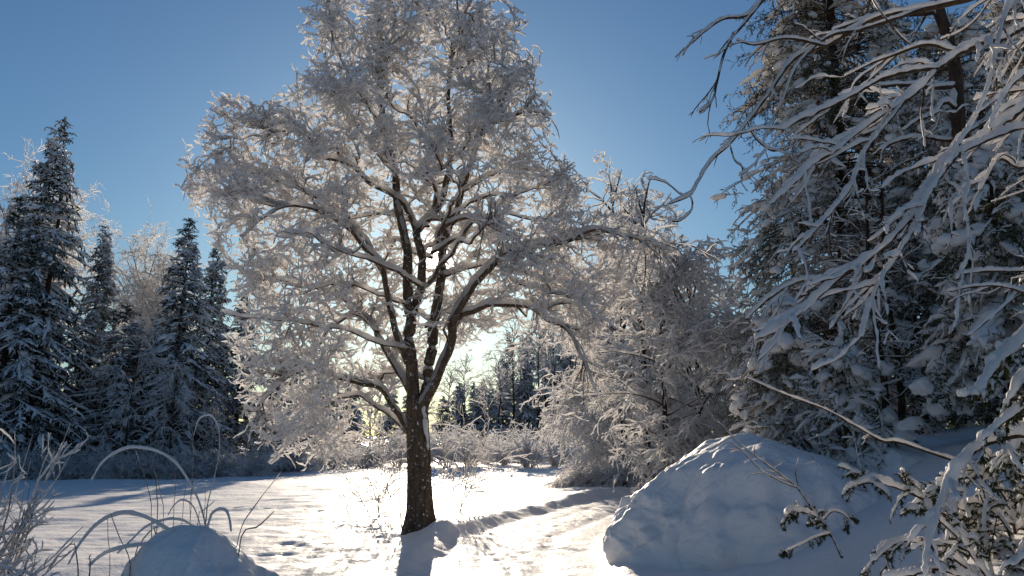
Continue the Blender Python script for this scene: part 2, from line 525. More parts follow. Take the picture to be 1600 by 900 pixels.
def build_ground():
    nx, ny = 820, 900
    ux = np.linspace(-1, 1, nx); uy = np.linspace(-1, 1, ny)
    kx = math.asinh(260 / 5.0); X = 5.0 * np.sinh(ux * kx)
    k0 = math.asinh(160 / 9.0); k1 = math.asinh(700 / 9.0)
    t = np.linspace(-k0, k1, ny); Y = 13 + 9.0 * np.sinh(t)
    gx, gy = np.meshgrid(X, Y)
    h = ground_h(gx, gy)
    h = h + 6 * sstep(150, 500, np.hypot(gx, gy))
    V = np.stack([gx, gy, h], -1).reshape(-1, 3)
    i = np.arange(ny - 1)[:, None] * nx; j = np.arange(nx - 1)[None]
    F = np.stack([i + j, i + j + 1, i + j + nx + 1, i + j + nx], -1).reshape(-1, 4)
    cx = V[F].mean(1)
    pd, _ = path_dist(cx[:, 0], cx[:, 1])
    isp = (np.abs(pd) < PW) & (cx[:, 1] < 44)
    for name, msk, m, lab in (('ground', ~isp, M_GROUND, 'deep untrodden snow covering the meadow and the wooded bank'),
                              ('path', isp, M_PATH, 'trodden snowy footpath curving right behind the big drift')):
        f = F[msk]; used = np.unique(f); re = np.full(len(V), -1); re[used] = np.arange(len(used))
        mb = MB().add(V[used], re[f])
        tag(link(name, mb.mesh(name, [m])), lab, name, kind='structure')
build_ground()

# ------------------------------------------------------------------ the big snow-laden tree in the middle
def main_tree():
    rng = np.random.default_rng(11)
    Y = 15.0
    bx = P(655, 828, Y)[0]
    base = np.array([bx, Y, -0.15])
    root = thing('broad_tree', 'big broad tree by the path, every twig thick with snow, sun shining through', 'tree', base)
    # trunk
    tr = trace([(655, 850), (655, 828), (655, 790), (654, 740), (653, 690), (652, 650), (650, 622)], Y, Y, 34)
    rt = np.interp(np.linspace(0, 1, 34), [0, 0.1, 0.22, 0.45, 0.8, 1], [0.37, 0.31, 0.245, 0.215, 0.205, 0.19])
    S = 40
    V, F = tubes(tr[None], rt[None], S, cap=False, rough=0.0)
    Vv = V.reshape(34, S, 3); cen = tr[:, None]
    d = Vv - cen; ang = np.arctan2(d[..., 1], d[..., 0])
    fl = np.interp(np.linspace(0, 1, 34), [0, 0.3, 1], [0.22, 0.05, 0.02])[:, None]
    k = 1 + fl * np.sin(ang * 5 + 1) + 0.05 * fbm(np.stack([ang * 3.0, Vv[..., 2] * 1.5, ang * 0], -1), 3)
    V = (cen + d * k[..., None]).reshape(-1, 3)
    trunk = link('trunk', MB().add(V, F).mesh('trunk', [M_BARKS], base), root)
    # plastered snow on the trunk (a wedge down the right side of the fork and speckles)
    sp = MB()
    wedge = trace([(664, 612), (663, 640), (665, 665), (668, 690), (669, 704)], Y - 0.16, Y - 0.17, 24)
    V, F = tubes(wedge[None], np.interp(np.linspace(0, 11, 24), range(12), [.015, .03, .035, .045, .04, .055, .06, .05, .06, .05, .03, .008])[None], 14, 1.0, 0.7, rough=0.75, rs=11)
    sp.add(V, F)
    n = 0
    zz = rng.uniform(0.15, 2.4, n); th = rng.uniform(-math.pi, 0.3, n)
    rad = np.interp(zz, [0, 0.5, 2.4], [0.36, 0.285, 0.255])
    link('snow', sp.mesh('trunk_snow', [M_SNOWN], base), trunk)

    L = []   # (pixel line, depth start, depth end, radius start, radius end)
    def a(px, d0, d1, r0, r1): L.append((px, Y + d0, Y + d1, r0 * .80, r1))
    a([(648, 640), (645, 613), (642, 567), (640, 530), (638, 480), (636, 430), (635, 380), (622, 320), (618, 263), (600, 200), (594, 140), (592, 90), (580, 63), (593, 30), (610, 5)], 0, -.3, .155, .018)
    a([(642, 520), (645, 490), (655, 457), (657, 413), (655, 380), (652, 367), (670, 340), (688, 313), (697, 287), (703, 255), (700, 200), (703, 110), (705, 87), (717, 58), (726, 30), (738, -2)], 0.05, -.2, .115, .016)
    a([(652, 367), (640, 335), (627, 313), (593, 290), (573, 277), (556, 262), (530, 250), (502, 240), (480, 213), (458, 200), (431, 203), (400, 195), (365, 190)], 0, -1.0, .07, .013)
    a([(655, 645), (663, 625), (670, 580), (675, 530), (683, 480), (688, 430), (693, 387), (700, 367), (706, 347), (720, 300), (740, 240), (770, 180), (800, 130), (830, 90)], 0, .6, .15, .016)
    a([(656, 645), (667, 620), (687, 580), (700, 547), (707, 513), (714, 489), (733, 457), (757, 430), (777, 409), (803, 391), (835, 384), (870, 382), (905, 369), (932, 360), (965, 366), (1005, 376), (1040, 394)], -.05, -1.2, .135, .016)
    a([(708, 512), (722, 492), (741, 484), (772, 475), (817, 478), (852, 493), (880, 511), (905, 547), (922, 585), (935, 622)], -.2, -1.4, .08, .012)
    a([(692, 432), (710, 424), (728, 418), (763, 413), (800, 420), (850, 440), (885, 470)], 0.1, 1.6, .055, .012)
    a([(683, 372), (695, 356), (710, 344), (741, 340), (772, 355), (803, 378), (840, 420)], 0, -1.9, .055, .012)
    a([(637, 567), (623, 530), (610, 480), (600, 430), (592, 407), (570, 385), (545, 360), (500, 330), (460, 320), (420, 335), (385, 370)], 0, -1.5, .085, .013)
    a([(640, 610), (626, 585), (610, 560), (593, 527), (573, 497), (552, 484), (525, 462), (500, 448), (464, 442), (420, 436), (380, 450)], 0, .6, .085, .013)
    a([(590, 520), (570, 500), (548, 494), (520, 510), (500, 540), (470, 570), (440, 620)], .1, 1.4, .05, .011)
    a([(645, 678), (625, 650), (608, 624), (596, 604), (560, 596), (528, 588), (490, 578), (450, 590), (415, 625), (395, 665)], 0, -.9, .08, .012)
    a([(642, 680), (612, 650), (580, 630), (556, 616), (515, 628), (480, 655), (450, 690), (430, 715)], 0, 1.0, .055, .011)
    a([(600, 430), (570, 372), (540, 340), (500, 310), (449, 289), (427, 275), (395, 271), (360, 273), (335, 277)], 0, .7, .055, .012)
    a([(618, 263), (590, 240), (560, 200), (530, 150), (510, 100), (500, 50)], -.1, .8, .045, .012)
    a([(703, 255), (740, 215), (780, 190), (820, 175), (862, 180)], -.1, -1.2, .045, .012)
    a([(720, 300), (760, 280), (800, 265), (845, 270), (890, 300)], .3, 1.3, .045, .012)
    a([(600, 200), (570, 160), (545, 120), (520, 60), (515, 25)], -.2, -1.0, .035, .012)
    a([(770, 180), (800, 150), (830, 120), (848, 80)], .4, 0.9, .025, .01)
    a([(703, 110), (740, 95), (775, 55), (770, 20)], -.2, .3, .03, .01)
    a([(777, 409), (805, 440), (850, 455), (900, 470), (935, 500)], -.6, -1.9, .04, .011)
    # limbs reaching towards and away from the viewer
    for k in range(0, 38, 2):
        az = (math.pi * (0.22 + 0.56 * rng.random())) * (1 if k % 4 else -1)
        z0 = (4.6 if k % 4 == 0 else 3.4) + (k / 20.0) * 3.6
        if k >= 20:
            az = math.pi + rng.uniform(-1.0, 1.0) if k < 32 else rng.uniform(-0.9, 0.9)
            z0 = (2.7 + (k - 20) / 12.0 * 3.6) if k < 32 else (5.2 + (k - 32) / 6.0 * 2.0)
        reach = (2.4 if k < 20 else 3.2) * (1 - max(0, (z0 - 5.0)) / 6.5) * rng.uniform(0.8, 1.1)
        p0 = np.array([bx + rng.uniform(-.15, .25), Y + rng.uniform(-.1, .1), z0])
        dirv = np.array([math.cos(az), math.sin(az), 0])
        pts = [p0]
        rise = rng.uniform(0.7, 1.5) * (1 if k < 20 else .55)
        for t in (0.2, 0.4, 0.6, 0.8, 1.0):
            pts.append(p0 + dirv * reach * t + UP * (rise * t * 1.7 - rise * 0.95 * t * t) + rng.normal(size=3) * 0.09)
        if 8 <= k < 20 and k % 3 == 0: continue
        L.append((np.array(pts), None, None, rng.uniform(.024, .04), .011))
    KL = 26
    PL = []; RL = []
    for px, y0, y1, r0, r1 in L:
        if y0 is None: c = catmull(px, KL)
        else: c = trace(px, y0, y1, KL)
        c = c + np.stack([fbm(c * 2.6 + s, 2) for s in (3., 40., 70.)], -1) * (0.045 if y0 is not None else 0.065) * np.minimum(np.linspace(0, 6, KL), 1)[:, None]
        PL.append(c); RL.append(r1 + (r0 - r1) * (1 - np.linspace(0, 1, KL)) ** 0.9)
    PL = np.array(PL); RL = np.array(RL)
    for c, r in zip(PL, RL):
        cf = catmull(c, 60); rf = np.interp(np.linspace(0, 1, 60), np.linspace(0, 1, KL), r)
        V, F = tubes(cf[None], rf[None], 12, rough=0.10, rs=9)
        lo = link('limb', MB().add(V, F).mesh('limb', [M_BARKS], base), root)
        V, F = snow_tubes(cf[None], rf[None], 0.042 + 0.6 * rf[None], rng, 10, 0.35, 0.10, 3.0, rough=0.22, rr=9)
        link('snow', MB().add(V, F).mesh('limb_snow', [M_SNOW], base), lo)

    # crown envelope in metres: left/right reach by height
    zs = []; xl = []; xr = []
    for py, l, r in ((0, 518, 745), (30, 500, 768), (60, 488, 828), (100, 484, 850), (130, 494, 836), (160, 474, 862), (190, 365, 868), (230, 318, 870),
                     (265, 290, 882), (300, 296, 905), (340, 320, 935), (370, 345, 1020), (400, 350, 1050), (440, 352, 1040), (490, 365, 965), (540, 370, 950),
                     (590, 380, 940), (640, 385, 900), (680, 385, 700), (715, 415, 640), (735, 430, 560)):
        q0 = P(l, py, Y); q1 = P(r, py, Y); zs.append(q0[2]); xl.append(q0[0]); xr.append(q1[0])
    zs = np.array(zs[::-1]); xl = np.array(xl[::-1]); xr = np.array(xr[::-1])
    def inside(p, m=0.0):
        l = np.interp(p[:, 2], zs, xl); r = np.interp(p[:, 2], zs, xr)
        c = (l + r) / 2; hw = (r - l) / 2 + m
        u = (p[:, 0] - c) / hw; v = (p[:, 1] - Y) / np.minimum(hw, 2.3)
        nz = vnoise(p * 0.9 + 7) * 0.10
        ok = (np.abs(u) ** 3.6 + np.abs(v) ** 3 < (1 + nz) ** 3) & (p[:, 2] < zs[-1] + 0.25) & (p[:, 2] > 1.05)
        # open space under the right-hand arch and about the bare trunk
        ar = (p[:, 0] > bx + 0.15) & (p[:, 2] < 3.35 + 0.25 * np.clip(p[:, 0] - bx, 0, 3) - 1.2 * np.clip(p[:, 0] - bx - 2.0, 0, 2)) & (p[:, 0] < bx + 3.0)
        tk = (np.abs(p[:, 0] - bx) < 0.75) & (p[:, 2] < 2.6)
        fr = (np.abs(p[:, 0] - bx - .1) < 1.15) & (p[:, 1] < Y - .25) & (p[:, 2] < 5.9) & (vnoise(p * 1.3 + 3) < .45)
        q = p - np.array([0, 0, EYE]); sd = np.array(SUN_DIR)
        sg = np.linalg.norm(q - (q @ sd)[:, None] * sd, axis=1) < 0.115
        return ok & ~ar & ~tk & ~fr & ~sg
    def keep(Pc, Rc, m=0.0):
        k = inside(Pc[:, -1], m) & inside(Pc[:, Pc.shape[1] // 2], m + .1) & inside(Pc[:, 1], m + .2)
        return Pc[k], Rc[k]
    def sample(n):
        out = []
        while sum(len(o) for o in out) < n:
            q = np.stack([rng.uniform(xl.min(), xr.max(), n), rng.uniform(Y - 2.2, Y + 2.4, n), rng.uniform(1.1, zs[-1] + .2, n)], -1)
            out.append(q[inside(q, -.05)])
        return np.concatenate(out)[:n]
    def reach_for(T, nodes, tang, rads, Kc, rk, rmx):
        """one branch from the best-placed wood to each target point"""
        C = np.zeros((len(T), Kc, 3)); RR = np.zeros((len(T), Kc)); ok = np.zeros(len(T), bool)
        t = np.linspace(0, 1, Kc)
        for m, q in enumerate(T):
            dv = q - nodes; dist = np.linalg.norm(dv, axis=1)
            cosa = (dv * tang).sum(1) / np.maximum(dist, 1e-6)
            cost = dist * (1.35 - .6 * cosa) + .25 * np.maximum(nodes[:, 2] - q[2], 0)
            k = int(np.argmin(cost + (dist < .12) * 5)); L = dist[k]
            if L > 2.4: continue
            p0 = nodes[k]; p1 = p0 + tang[k] * L * .45 + UP * L * .10
            C[m] = (1 - t)[:, None] ** 2 * p0 + 2 * ((1 - t) * t)[:, None] * p1 + (t ** 2)[:, None] * q
            C[m, 1:] += rng.normal(size=(Kc - 1, 3)) * L * .035
            r0 = min(rads[k] * .75, rmx, .004 + rk * L); RR[m] = r0 * (1 - t) + .0035 * t; ok[m] = True
        return C[ok], RR[ok]
    tg = lambda Q: norm(np.gradient(Q, axis=1)).reshape(-1, 3)
    PLs, RLs = PL[:, 5:], RL[:, 5:]
    PS, RS = reach_for(sample(330), PLs.reshape(-1, 3), tg(PLs), RLs.reshape(-1), 12, .014, .026)
    nod = np.concatenate([PLs.reshape(-1, 3), PS[:, 2:].reshape(-1, 3)]); tn = np.concatenate([tg(PLs), tg(PS)[:].reshape(len(PS), 12, 3)[:, 2:].reshape(-1, 3)])
    rn = np.concatenate([RLs.reshape(-1), RS[:, 2:].reshape(-1)])
    P1, R1 = reach_for(sample(1330), nod, tn, rn, 8, .009, .012)
    Pt, Rt = grow(PL, RL, 3.0, (.35, .8), 8, rng, (25, 60), .25, -.02, .55, 1.0, .6, .014, .005, .2, .8, .04)
    P1 = np.concatenate([P1, Pt]); R1 = np.concatenate([R1, Rt])
    P0, R0_ = PS, RS
    P2, R2 = keep(*grow(np.concatenate([P1, PS[:, ::1][:, 4:12]]), np.concatenate([R1, RS[:, 4:12]]), 7.5, (0.3, 0.75), 6, rng, (30, 80), 0.36, 0.0, 0.12, 1.0, 0.7, .012, .005, 0.1, 0.8, 0.10), 0.1)
    P3, R3 = keep(*grow(P2, R2, 8.0, (0.09, 0.26), 4, rng, (30, 85), 0.5, 0.0, 0.1, 1.0, 0.8, .007, .004, 0.0, 0.8, 0.06), 0.05)
    # dangling sprays of the lower right limbs
    hang = [5, 4, 20, 7]
    Ph, Rh = grow(PL[hang], RL[hang], 4.5, (0.5, 1.5), 8, rng, (40, 90), 0.22, 0.15, 0.45, 1.0, 0.5, .016, .005, 0.2, 0.9, 0.30)
    kk = Ph[:, -1, 2] > 1.9
    Ph, Rh = Ph[kk], Rh[kk]
    Ph2, Rh2 = grow(Ph, Rh, 7.0, (0.15, 0.4), 4, rng, (30, 70), 0.3, 0.12, 0.1, 1.0, 0.8, .007, .004, 0, 0.8)
    print('main twigs', len(P1), len(P2), len(P3), len(Ph), len(Ph2))
    b = MB(); s = MB()
    b.add(*tubes(PS, RS, 6)); s.add(*snow_tubes(PS, RS, 0.036, rng, 8, 0.35, 0.05, 3, rough=.2, rr=12))
    for Pc, Rc, S in ((P1, R1 * 1.25, 5), (P2, R2 * .8, 3), (P3[::3], R3[::3] * .8, 3), (Ph, Rh, 4), (Ph2, Rh2, 3)):
        b.add(*tubes(Pc, Rc, S))
    s.add(*snow_tubes(P1, R1 * .8, 0.036, rng, 7, 0.45, 0.15, 4))
    s.add(*snow_tubes(P2, R2 * .8, 0.029, rng, 6, 0.6, 0.12, 6))
    s.add(*snow_tubes(P3, R3, 0.027, rng, 5, 0.7, 0.12, 8))
    s.add(*snow_tubes(Ph, Rh, 0.022, rng, 6, 0.5, 0.1, 6))
    s.add(*snow_tubes(Ph2, Rh2, 0.020, rng, 5, 0.6, 0.1, 8))
    cr = link('crown', b.mesh('crown', [M_TWIG], base), root)
    link('snow', s.mesh('crown_snow', [M_SNOW], base), cr)
main_tree()

# ------------------------------------------------------------------ conifers
def spruce_proto(seed, H, Rm, label, cat='tree', gapf=1.05, fine=False, low=0.05):
    rng = np.random.default_rng(seed)
    root = thing('spruce_tree', label, cat, (0, 0, 0))
    K = 16
    z = np.linspace(-0.3, H, K)
    tr = np.stack([0.02 * H * vnoise(np.stack([z * 0.15, z * 0, z * 0 + seed], -1)), 0.02 * H * vnoise(np.stack([z * 0.15, z * 0 + 9, z * 0 + seed], -1)), z], -1)
    r = np.interp(z / H, [0, 1], [0.011 * H + 0.04, 0.012])
    V, F = tubes(tr[None], r[None], 10, rough=0.1, rs=5)
    link('trunk', MB().add(V, F).mesh('trunk', [M_BARK]), root)
    nb = int(H * 17)
    zf = 1 - (1 - low) * rng.random(nb) ** 0.62
    zf = np.sort(np.clip(low + (1 - low) * (np.arange(nb) / nb) ** 0.9 + rng.normal(size=nb) * 0.006, low, 0.985))
    az = rng.uniform(0, 2 * math.pi, nb)
    lobes = 1 + 0.16 * np.sin(az * 3 + zf * 20) + rng.uniform(-0.16, 0.16, nb)
    Rb = np.maximum(Rm * (1 - zf) ** 0.92 * lobes * np.interp(zf, [0, 0.15, 0.3], [0.8, 1.0, 1.0]), 0.07)
    t = np.linspace(0, 1, 9)[None]
    up = np.interp(zf, [0, 0.6, 1.0], [-0.05, 0.15, 0.9])[:, None]
    dr = np.interp(zf, [0, 0.6, 1.0], [0.50, 0.55, 0.3])[:, None] * rng.uniform(0.7, 1.3, nb)[:, None]
    zz = zf[:, None] * H + Rb[:, None] * (up * t - dr * t ** 1.6 + 0.10 * np.maximum(t - 0.75, 0) * 2)
    xy = Rb[:, None] * t
    wa = az[:, None] + 0.12 * np.sin(t * 4 + az[:, None] * 7)
    PB = np.stack([np.cos(wa) * xy, np.sin(wa) * xy, zz], -1)
    RB = (0.035 + 0.02 * Rb[:, None]) * (1 - 0.6 * t) * np.ones((nb, 9))
    S1, SR1 = grow(PB, RB, 7.0, (0.35, 0.95), 5, rng, (35, 65), 0.12, 0.10, 0.12, 1.0, 1.0, .04, .015, 0.75, 0.45, 0.28)
    S2, SR2 = grow(S1, SR1, 6.0 if fine else 3.0, (0.15, 0.40), 4, rng, (35, 65), 0.15, 0.25, 0.1, 1.0, 1.0, .03, .012, 0.4, 0.7)
    d = MB()
    k1 = 1.0
    d.add(*tubes(PB, RB * 0.5, 4)); d.add(*tubes(S1, SR1 * 1.1, 4, 1.5, 0.8, rough=0.4)); d.add(*tubes(S2, SR2 * 1.1, 3, 1.5, 0.9, rough=0.4))
    d.add(*needles(S1, rng, 10, (0.07, 0.17), 0.016, 0.35)); d.add(*needles(S2, rng, 5, (0.06, 0.14), 0.014, 0.4))
    s = MB()
    s.add(*snow_tubes(PB, RB, 0.12, rng, 6, 0.7, gapf * .8, 1.6, patch=(1.1, -.15)))
    s.add(*snow_tubes(S1, SR1 * 1.3, 0.08, rng, 6, 0.8, gapf * 0.7, 2.2, patch=(1.1, -.05)))
    s.add(*snow_tubes(S2, SR2 * 1.2, 0.055, rng, 5, 0.8, gapf * 0.6, 3.0, patch=(1.1, .0)))
    # heavy pads towards bough ends
    n = len(PB); pick = rng.random(n) < 0.75
    q = PB[pick]; m = len(q); i = rng.integers(4, 8, m)
    C = q[np.arange(m), i] + UP * 0.05
    rad = np.stack([rng.uniform(.14, .34, m), rng.uniform(.09, .19, m), rng.uniform(.05, .10, m)], -1) * np.minimum(1, 0.12 + Rb[pick] / 1.6)[:, None]
    V, F = blobs(C, rad, az[pick], 1, 0.35, 5, tilt=-np.full(m, 0.5)); s.add(V, F)
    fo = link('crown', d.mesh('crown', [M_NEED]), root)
    link('snow', s.mesh('crown_snow', [M_FSNOW]), fo)
    print('spruce', seed, nb, len(S1), len(S2))
    return root

GW = 'spruces along the shaded left edge of the meadow'
spA = spruce_proto(21, 18.8, 4.4, 'tallest shaded spruce, its pointed snowy top rising alone into the sky')
def put(o, px, Y, rz=0.0, sc=1.0, sink=0.1):
    x = P(px, 700 if px > 420 else 420, Y)[0]
    return (x, Y, hz(x, Y) - sink)
xA = P(98, 180, 44); spA.location = (xA[0], 44, hz(xA[0], 44) - .1); spA.scale = (1.0, 1.0, xA[2] / 18.7); spA['group'] = GW
spB = spruce_proto(22, 15.0, 4.0, 'shaded spruce with a slanting dark crown left of the bent frosted shrub')
xB = P(297, 338, 47); spB.location = (xB[0], 47, hz(xB[0], 47) - .1); spB['group'] = GW; spB.scale = (1.0, 1.0, xB[2] / 14.9)
spB['label'] = 'pointed spruce standing just left of the big tree, lower boughs hung with snow'
copy_thing(spB, put(0, 22, 43), 'spruce at the left picture edge beside the tallest spruce', 1.3, (1.05, 1.05, 1.02), GW)
copy_thing(spA, put(0, 158, 49), 'narrower spruce half hidden behind the tallest spruce on its right', 2.2, (.72, .72, .82), GW)
copy_thing(spA, put(0, 338, 52), 'slim spruce behind the pointed one, partly covered by the big tree', 4.0, (.72, .72, .80), GW)
copy_thing(spB, put(0, 388, 53), 'low spruce showing under the left branches of the big tree', 5.0, (.9, .9, .80), GW)
copy_thing(spB, put(0, 60, 50), 'dark spruce filling the gap between the two leftmost spruces', 3.0, (1.1, 1.1, .88), GW)
copy_thing(spB, put(0, 205, 47), 'dark low spruce behind the bent frosted shrub', .6, (1.2, 1.2, .66), GW)
copy_thing(spA, put(0, 258, 49), 'dark low spruce behind the pointed spruce on its left', 1.9, (1.1, 1.1, .50), GW)
copy_thing(spB, put(0, -60, 46), 'spruce cut off by the left picture edge', 2.6, (1.1, 1.1, 1.0), GW)

# ------------------------------------------------------------------ frosted leafless trees
def frost_tree(seed, H, W, label, weep=0.1, nl=26, d1=3.0, d2=5.0, d3=5.0, th=0.03, z0=0.18, name='frosted_birch', forks=1, tilt=0.0, loc=(0, 0, 0), l1=(1.2, 2.6), l2=(0.5, 1.2), l3=(.25, .6), fine=1.0, weep2=None, wob=0.22, trunk_m=None, rt=None):
    rng = np.random.default_rng(seed)
    root = thing(name, label, 'tree', loc)
    K = 14
    TR = []
    for f in range(forks):
        t = np.linspace(0, 1, K)
        a = rng.uniform(0, 6.28); ln = (0.0 if f == 0 else rng.uniform(0.05, 0.15)) * H
        c = np.stack([np.cos(a) * ln * t ** 1.3 + tilt * H * t, np.sin(a) * ln * t ** 1.3, -0.3 + (H * (1 if f == 0 else .85) + .3) * t * 0.97], -1)
        c += np.stack([vnoise(c * 0.35 + seed + s) for s in (1., 30., 60.)], -1) * 0.02 * H * t[:, None]
        TR.append(c)
    TR = np.array(TR); r0 = rt if rt else 0.010 * H + 0.02
    RT = r0 * (1 - 0.9 * np.linspace(0, 1, K))[None] * np.ones((forks, 1))
    b = MB(); b.add(*tubes(TR, RT, 9, rough=0.1, rs=6))
    # main limbs
    n = nl * forks; idx = rng.integers(0, forks, n); tt = z0 + (0.97 - z0) * ((np.arange(n) + rng.random(n)) / n)
    u = tt * (K - 1); i = np.minimum(u.astype(int), K - 2); f = (u - i)[:, None]
    p = TR[idx, i] * (1 - f) + TR[idx, i + 1] * f
    az = rng.uniform(0, 6.28, n)
    prof = np.sin(np.clip((tt - z0) / (1.05 - z0), 0, 1) ** 0.75 * math.pi) ** 0.6 * 0.8 + 0.2
    ln = W * prof * rng.uniform(0.75, 1.15, n)
    el = np.interp(tt, [z0, 1], [0.35, 1.25]) + rng.normal(size=n) * 0.12
    d = np.stack([np.cos(az) * np.cos(el), np.sin(az) * np.cos(el), np.sin(el)], -1)
    KL = 9; PLm = np.zeros((n, KL, 3)); PLm[:, 0] = p
    for k in range(1, KL):
        d = norm(d + rng.normal(size=(n, 3)) * 0.10 - UP * (weep * k / KL))
        PLm[:, k] = PLm[:, k - 1] + d * (ln / (KL - 1) * 1.15)[:, None]
    R0 = np.minimum(0.35 * r0, 0.06) * np.ones(n)
    RLm = R0[:, None] * (1 - 0.85 * np.linspace(0, 1, KL))[None]
    b.add(*tubes(PLm, RLm, 6))
    w2 = weep if weep2 is None else weep2
    P1, R1 = grow(PLm, RLm, d1, l1, 8, rng, (25, 65), wob, 0.0, 0.2, 1.0, .6, .02, .006, 0.1, .7, w2)
    P2, R2 = grow(P1, R1, d2, l2, 6, rng, (25, 65), wob * 1.1, w2 * .3, 0.15, 1.0, .7, .010, .004, 0, .8, w2 * 1.3)
    P3, R3 = grow(P2, R2, d3, l3, 4, rng, (25, 65), wob * 1.2, w2 * .4, 0.1, 1.0, .8, .006, .003, 0, .8, w2)
    gl = lambda Pc, Rc: (lambda k: (Pc[k], Rc[k]))(Pc[:, :, 2].min(1) > 0.15)
    P1, R1 = gl(P1, R1); P2, R2 = gl(P2, R2); P3, R3 = gl(P3, R3)
    print('frost', seed, len(P1), len(P2), len(P3))
    tk = link('trunk', b.mesh('trunk', [trunk_m or M_BARK]), root)
    s0 = MB(); s0.add(*snow_tubes(PLm, RLm, th * 1.5, rng, 6, .4, .3, 2)); link('snow', s0.mesh('limb_snow', [M_SNOW]), tk)
    c = MB(); c.add(*tubes(P1, R1, 3)); c.add(*tubes(P2, R2, 3))
    s = MB(); s.add(*snow_tubes(P1, R1, th * 1.1, rng, 5, .4, .05, 4)); s.add(*snow_tubes(P2, R2, th, rng, 4, .5, .0, 5)); s.add(*snow_tubes(P3, R3, th * .85, rng, 3, .5, 0, 6))
    cr = link('crown', c.mesh('crown', [M_TWIG]), root)
    link('snow', s.mesh('crown_frost', [M_FROST]), cr)
    return root

# far left, behind the spruces
ft = frost_tree(31, 13.5, 4.6, 'pale frosted round-topped tree between the spruces, behind them', .12, 30, 2.2, 3.2, 2.2, .034, .3, l1=(1.4, 2.6), l2=(.7, 1.5), l3=(.4, .9), forks=2)
ft.location = put(0, 225, 66); ft['group'] = 'frosted leafless trees behind the spruces'; ft.scale = (1.0, 1.0, 1.28)
GF = 'frosted leafless trees behind the spruces'
copy_thing(ft, put(0, 40, 62), 'frosted leafless tree showing pale behind the leftmost spruce tops', 2.0, (1.15, 1.15, 1.55), GF)
copy_thing(ft, put(0, 268, 70), 'second frosted tree, lower, right of the round-topped one', 4.0, (.8, .8, 1.15), GF)
copy_thing(ft, put(0, 0, 58), 'frosted leafless tree cut by the left picture edge', 1.0, (.9, .9, 1.35), GF)

# right of the big tree: the frosted birches beyond the path
b1 = frost_tree(41, 9.6, 2.3, 'tall frosted birch with a feathery top, just right of the big tree', .14, 34, 3.4, 4.2, 4.0, .040, .10, l1=(.7, 1.5), l2=(.3, .7), l3=(.12, .35), weep2=.14, wob=.34)
b1.location = put(0, 975, 33); b1.scale = (1.3, 1.3, 1.33); b1['group'] = 'frosted birches beyond the bend of the path'
GB = 'frosted birches beyond the bend of the path'
b2 = frost_tree(42, 7.0, 2.75, 'weeping birch with a domed crown of hanging frosted twigs, behind the drift', .42, 34, 4.6, 4.6, 3.8, .042, .12, l1=(.9, 1.9), l2=(.4, .9), l3=(.14, .38), weep2=.30, wob=.30)
b2.location = put(0, 1092, 22.5); b2['group'] = GB; b2.scale = (1, 1, .98)
copy_thing(b1, put(0, 1042, 22.2), 'dark-stemmed frosted young birch between the feathery and the domed birch', 2.4, (.95, .95, .72), GB)
copy_thing(b2, put(0, 1010, 34), 'low frosted birch with hanging twigs behind the dark-stemmed one', 1.4, (1.2, 1.2, 1.02), GB)
copy_thing(b1, put(0, 1150, 27), 'frosted birch in the gap left of the big snowy spruce', 4.1, (1.0, 1.0, .72), GB)
copy_thing(b1, put(0, 1012, 29), 'frosted birch with a high open top close behind the dark-stemmed young birch', 3.6, (1.1, 1.1, 1.14), GB)
copy_thing(b2, put(0, 925, 38), 'frosted birch seen through the hanging right branches of the big tree', 3.3, (1.1, 1.1, 1.12), GB)
copy_thing(b2, put(0, 1085, 30), 'frosted birch right behind the domed weeping birch', 5.3, (1.1, 1.1, .85), GB)
copy_thing(b2, put(0, 1190, 20.5), 'frosted low birch at the foot of the big snowy spruce', .4, (.72, .72, .6), GB)

# ------------------------------------------------------------------ the far wood beyond the meadow
f1 = frost_tree(51, 15, 2.6, 'x', .05, 22, 1.6, 2.4, 1.6, .07, .42, 'frosted_pine', l1=(1.0, 2.0), l2=(.7, 1.4), l3=(.4, .9), rt=.17)
spF = spruce_proto(23, 11.0, 2.4, 'x')
rngf = np.random.default_rng(77)
far = [(699, 128, 'f', .9), (728, 134, 'f', 1.05), (755, 136, 's', 1.1), (778, 116, 'f', .95), (797, 138, 's', 1.5), (815, 134, 's', 1.45), (831, 132, 's', 1.5), (846, 138, 's', 1.6), (861, 132, 's', 1.5), (875, 136, 's', 1.55), (889, 134, 's', 1.6), (904, 136, 's', 1.65), (920, 132, 's', 1.5), (936, 138, 's', 1.6), (952, 132, 's', 1.6), (970, 136, 's', 1.6), (715, 112, 's', .8), (742, 110, 's', .75), (762, 108, 's', .8),  # px, Y, kind, height scale
    (715, 118, 's', .95), (742, 126, 's', 1.0), (768, 122, 'f', .80), (788, 130, 's', 1.15), (806, 112, 'f', 1.02), (822, 126, 's', 1.2), (838, 105, 'f', 1.04), (853, 120, 'f', 1.22),
    (868, 104, 'f', 1.00), (882, 124, 's', 1.25), (896, 112, 'f', 1.05), (912, 118, 's', 1.3), (928, 108, 'f', 1.02), (944, 122, 's', 1.25), (962, 112, 'f', 1.1),
    (688, 122, 's', .80), (660, 120, 'f', .72), (635, 126, 's', .9), (605, 118, 's', .95), (575, 112, 'f', .8), (548, 104, 's', 1.0), (520, 100, 's', .95), (492, 96, 's', 1.0), (462, 92, 's', 1.02), (435, 86, 's', 1.0),
    (985, 120, 's', 1.2), (1010, 110, 'f', 1.05), (1040, 118, 's', 1.25), (1080, 112, 's', 1.2), (1125, 118, 'f', 1.1), (1170, 110, 's', 1.3)]
desc = {'s': 'dark far spruce', 'f': 'thin-stemmed far frosted pine'}
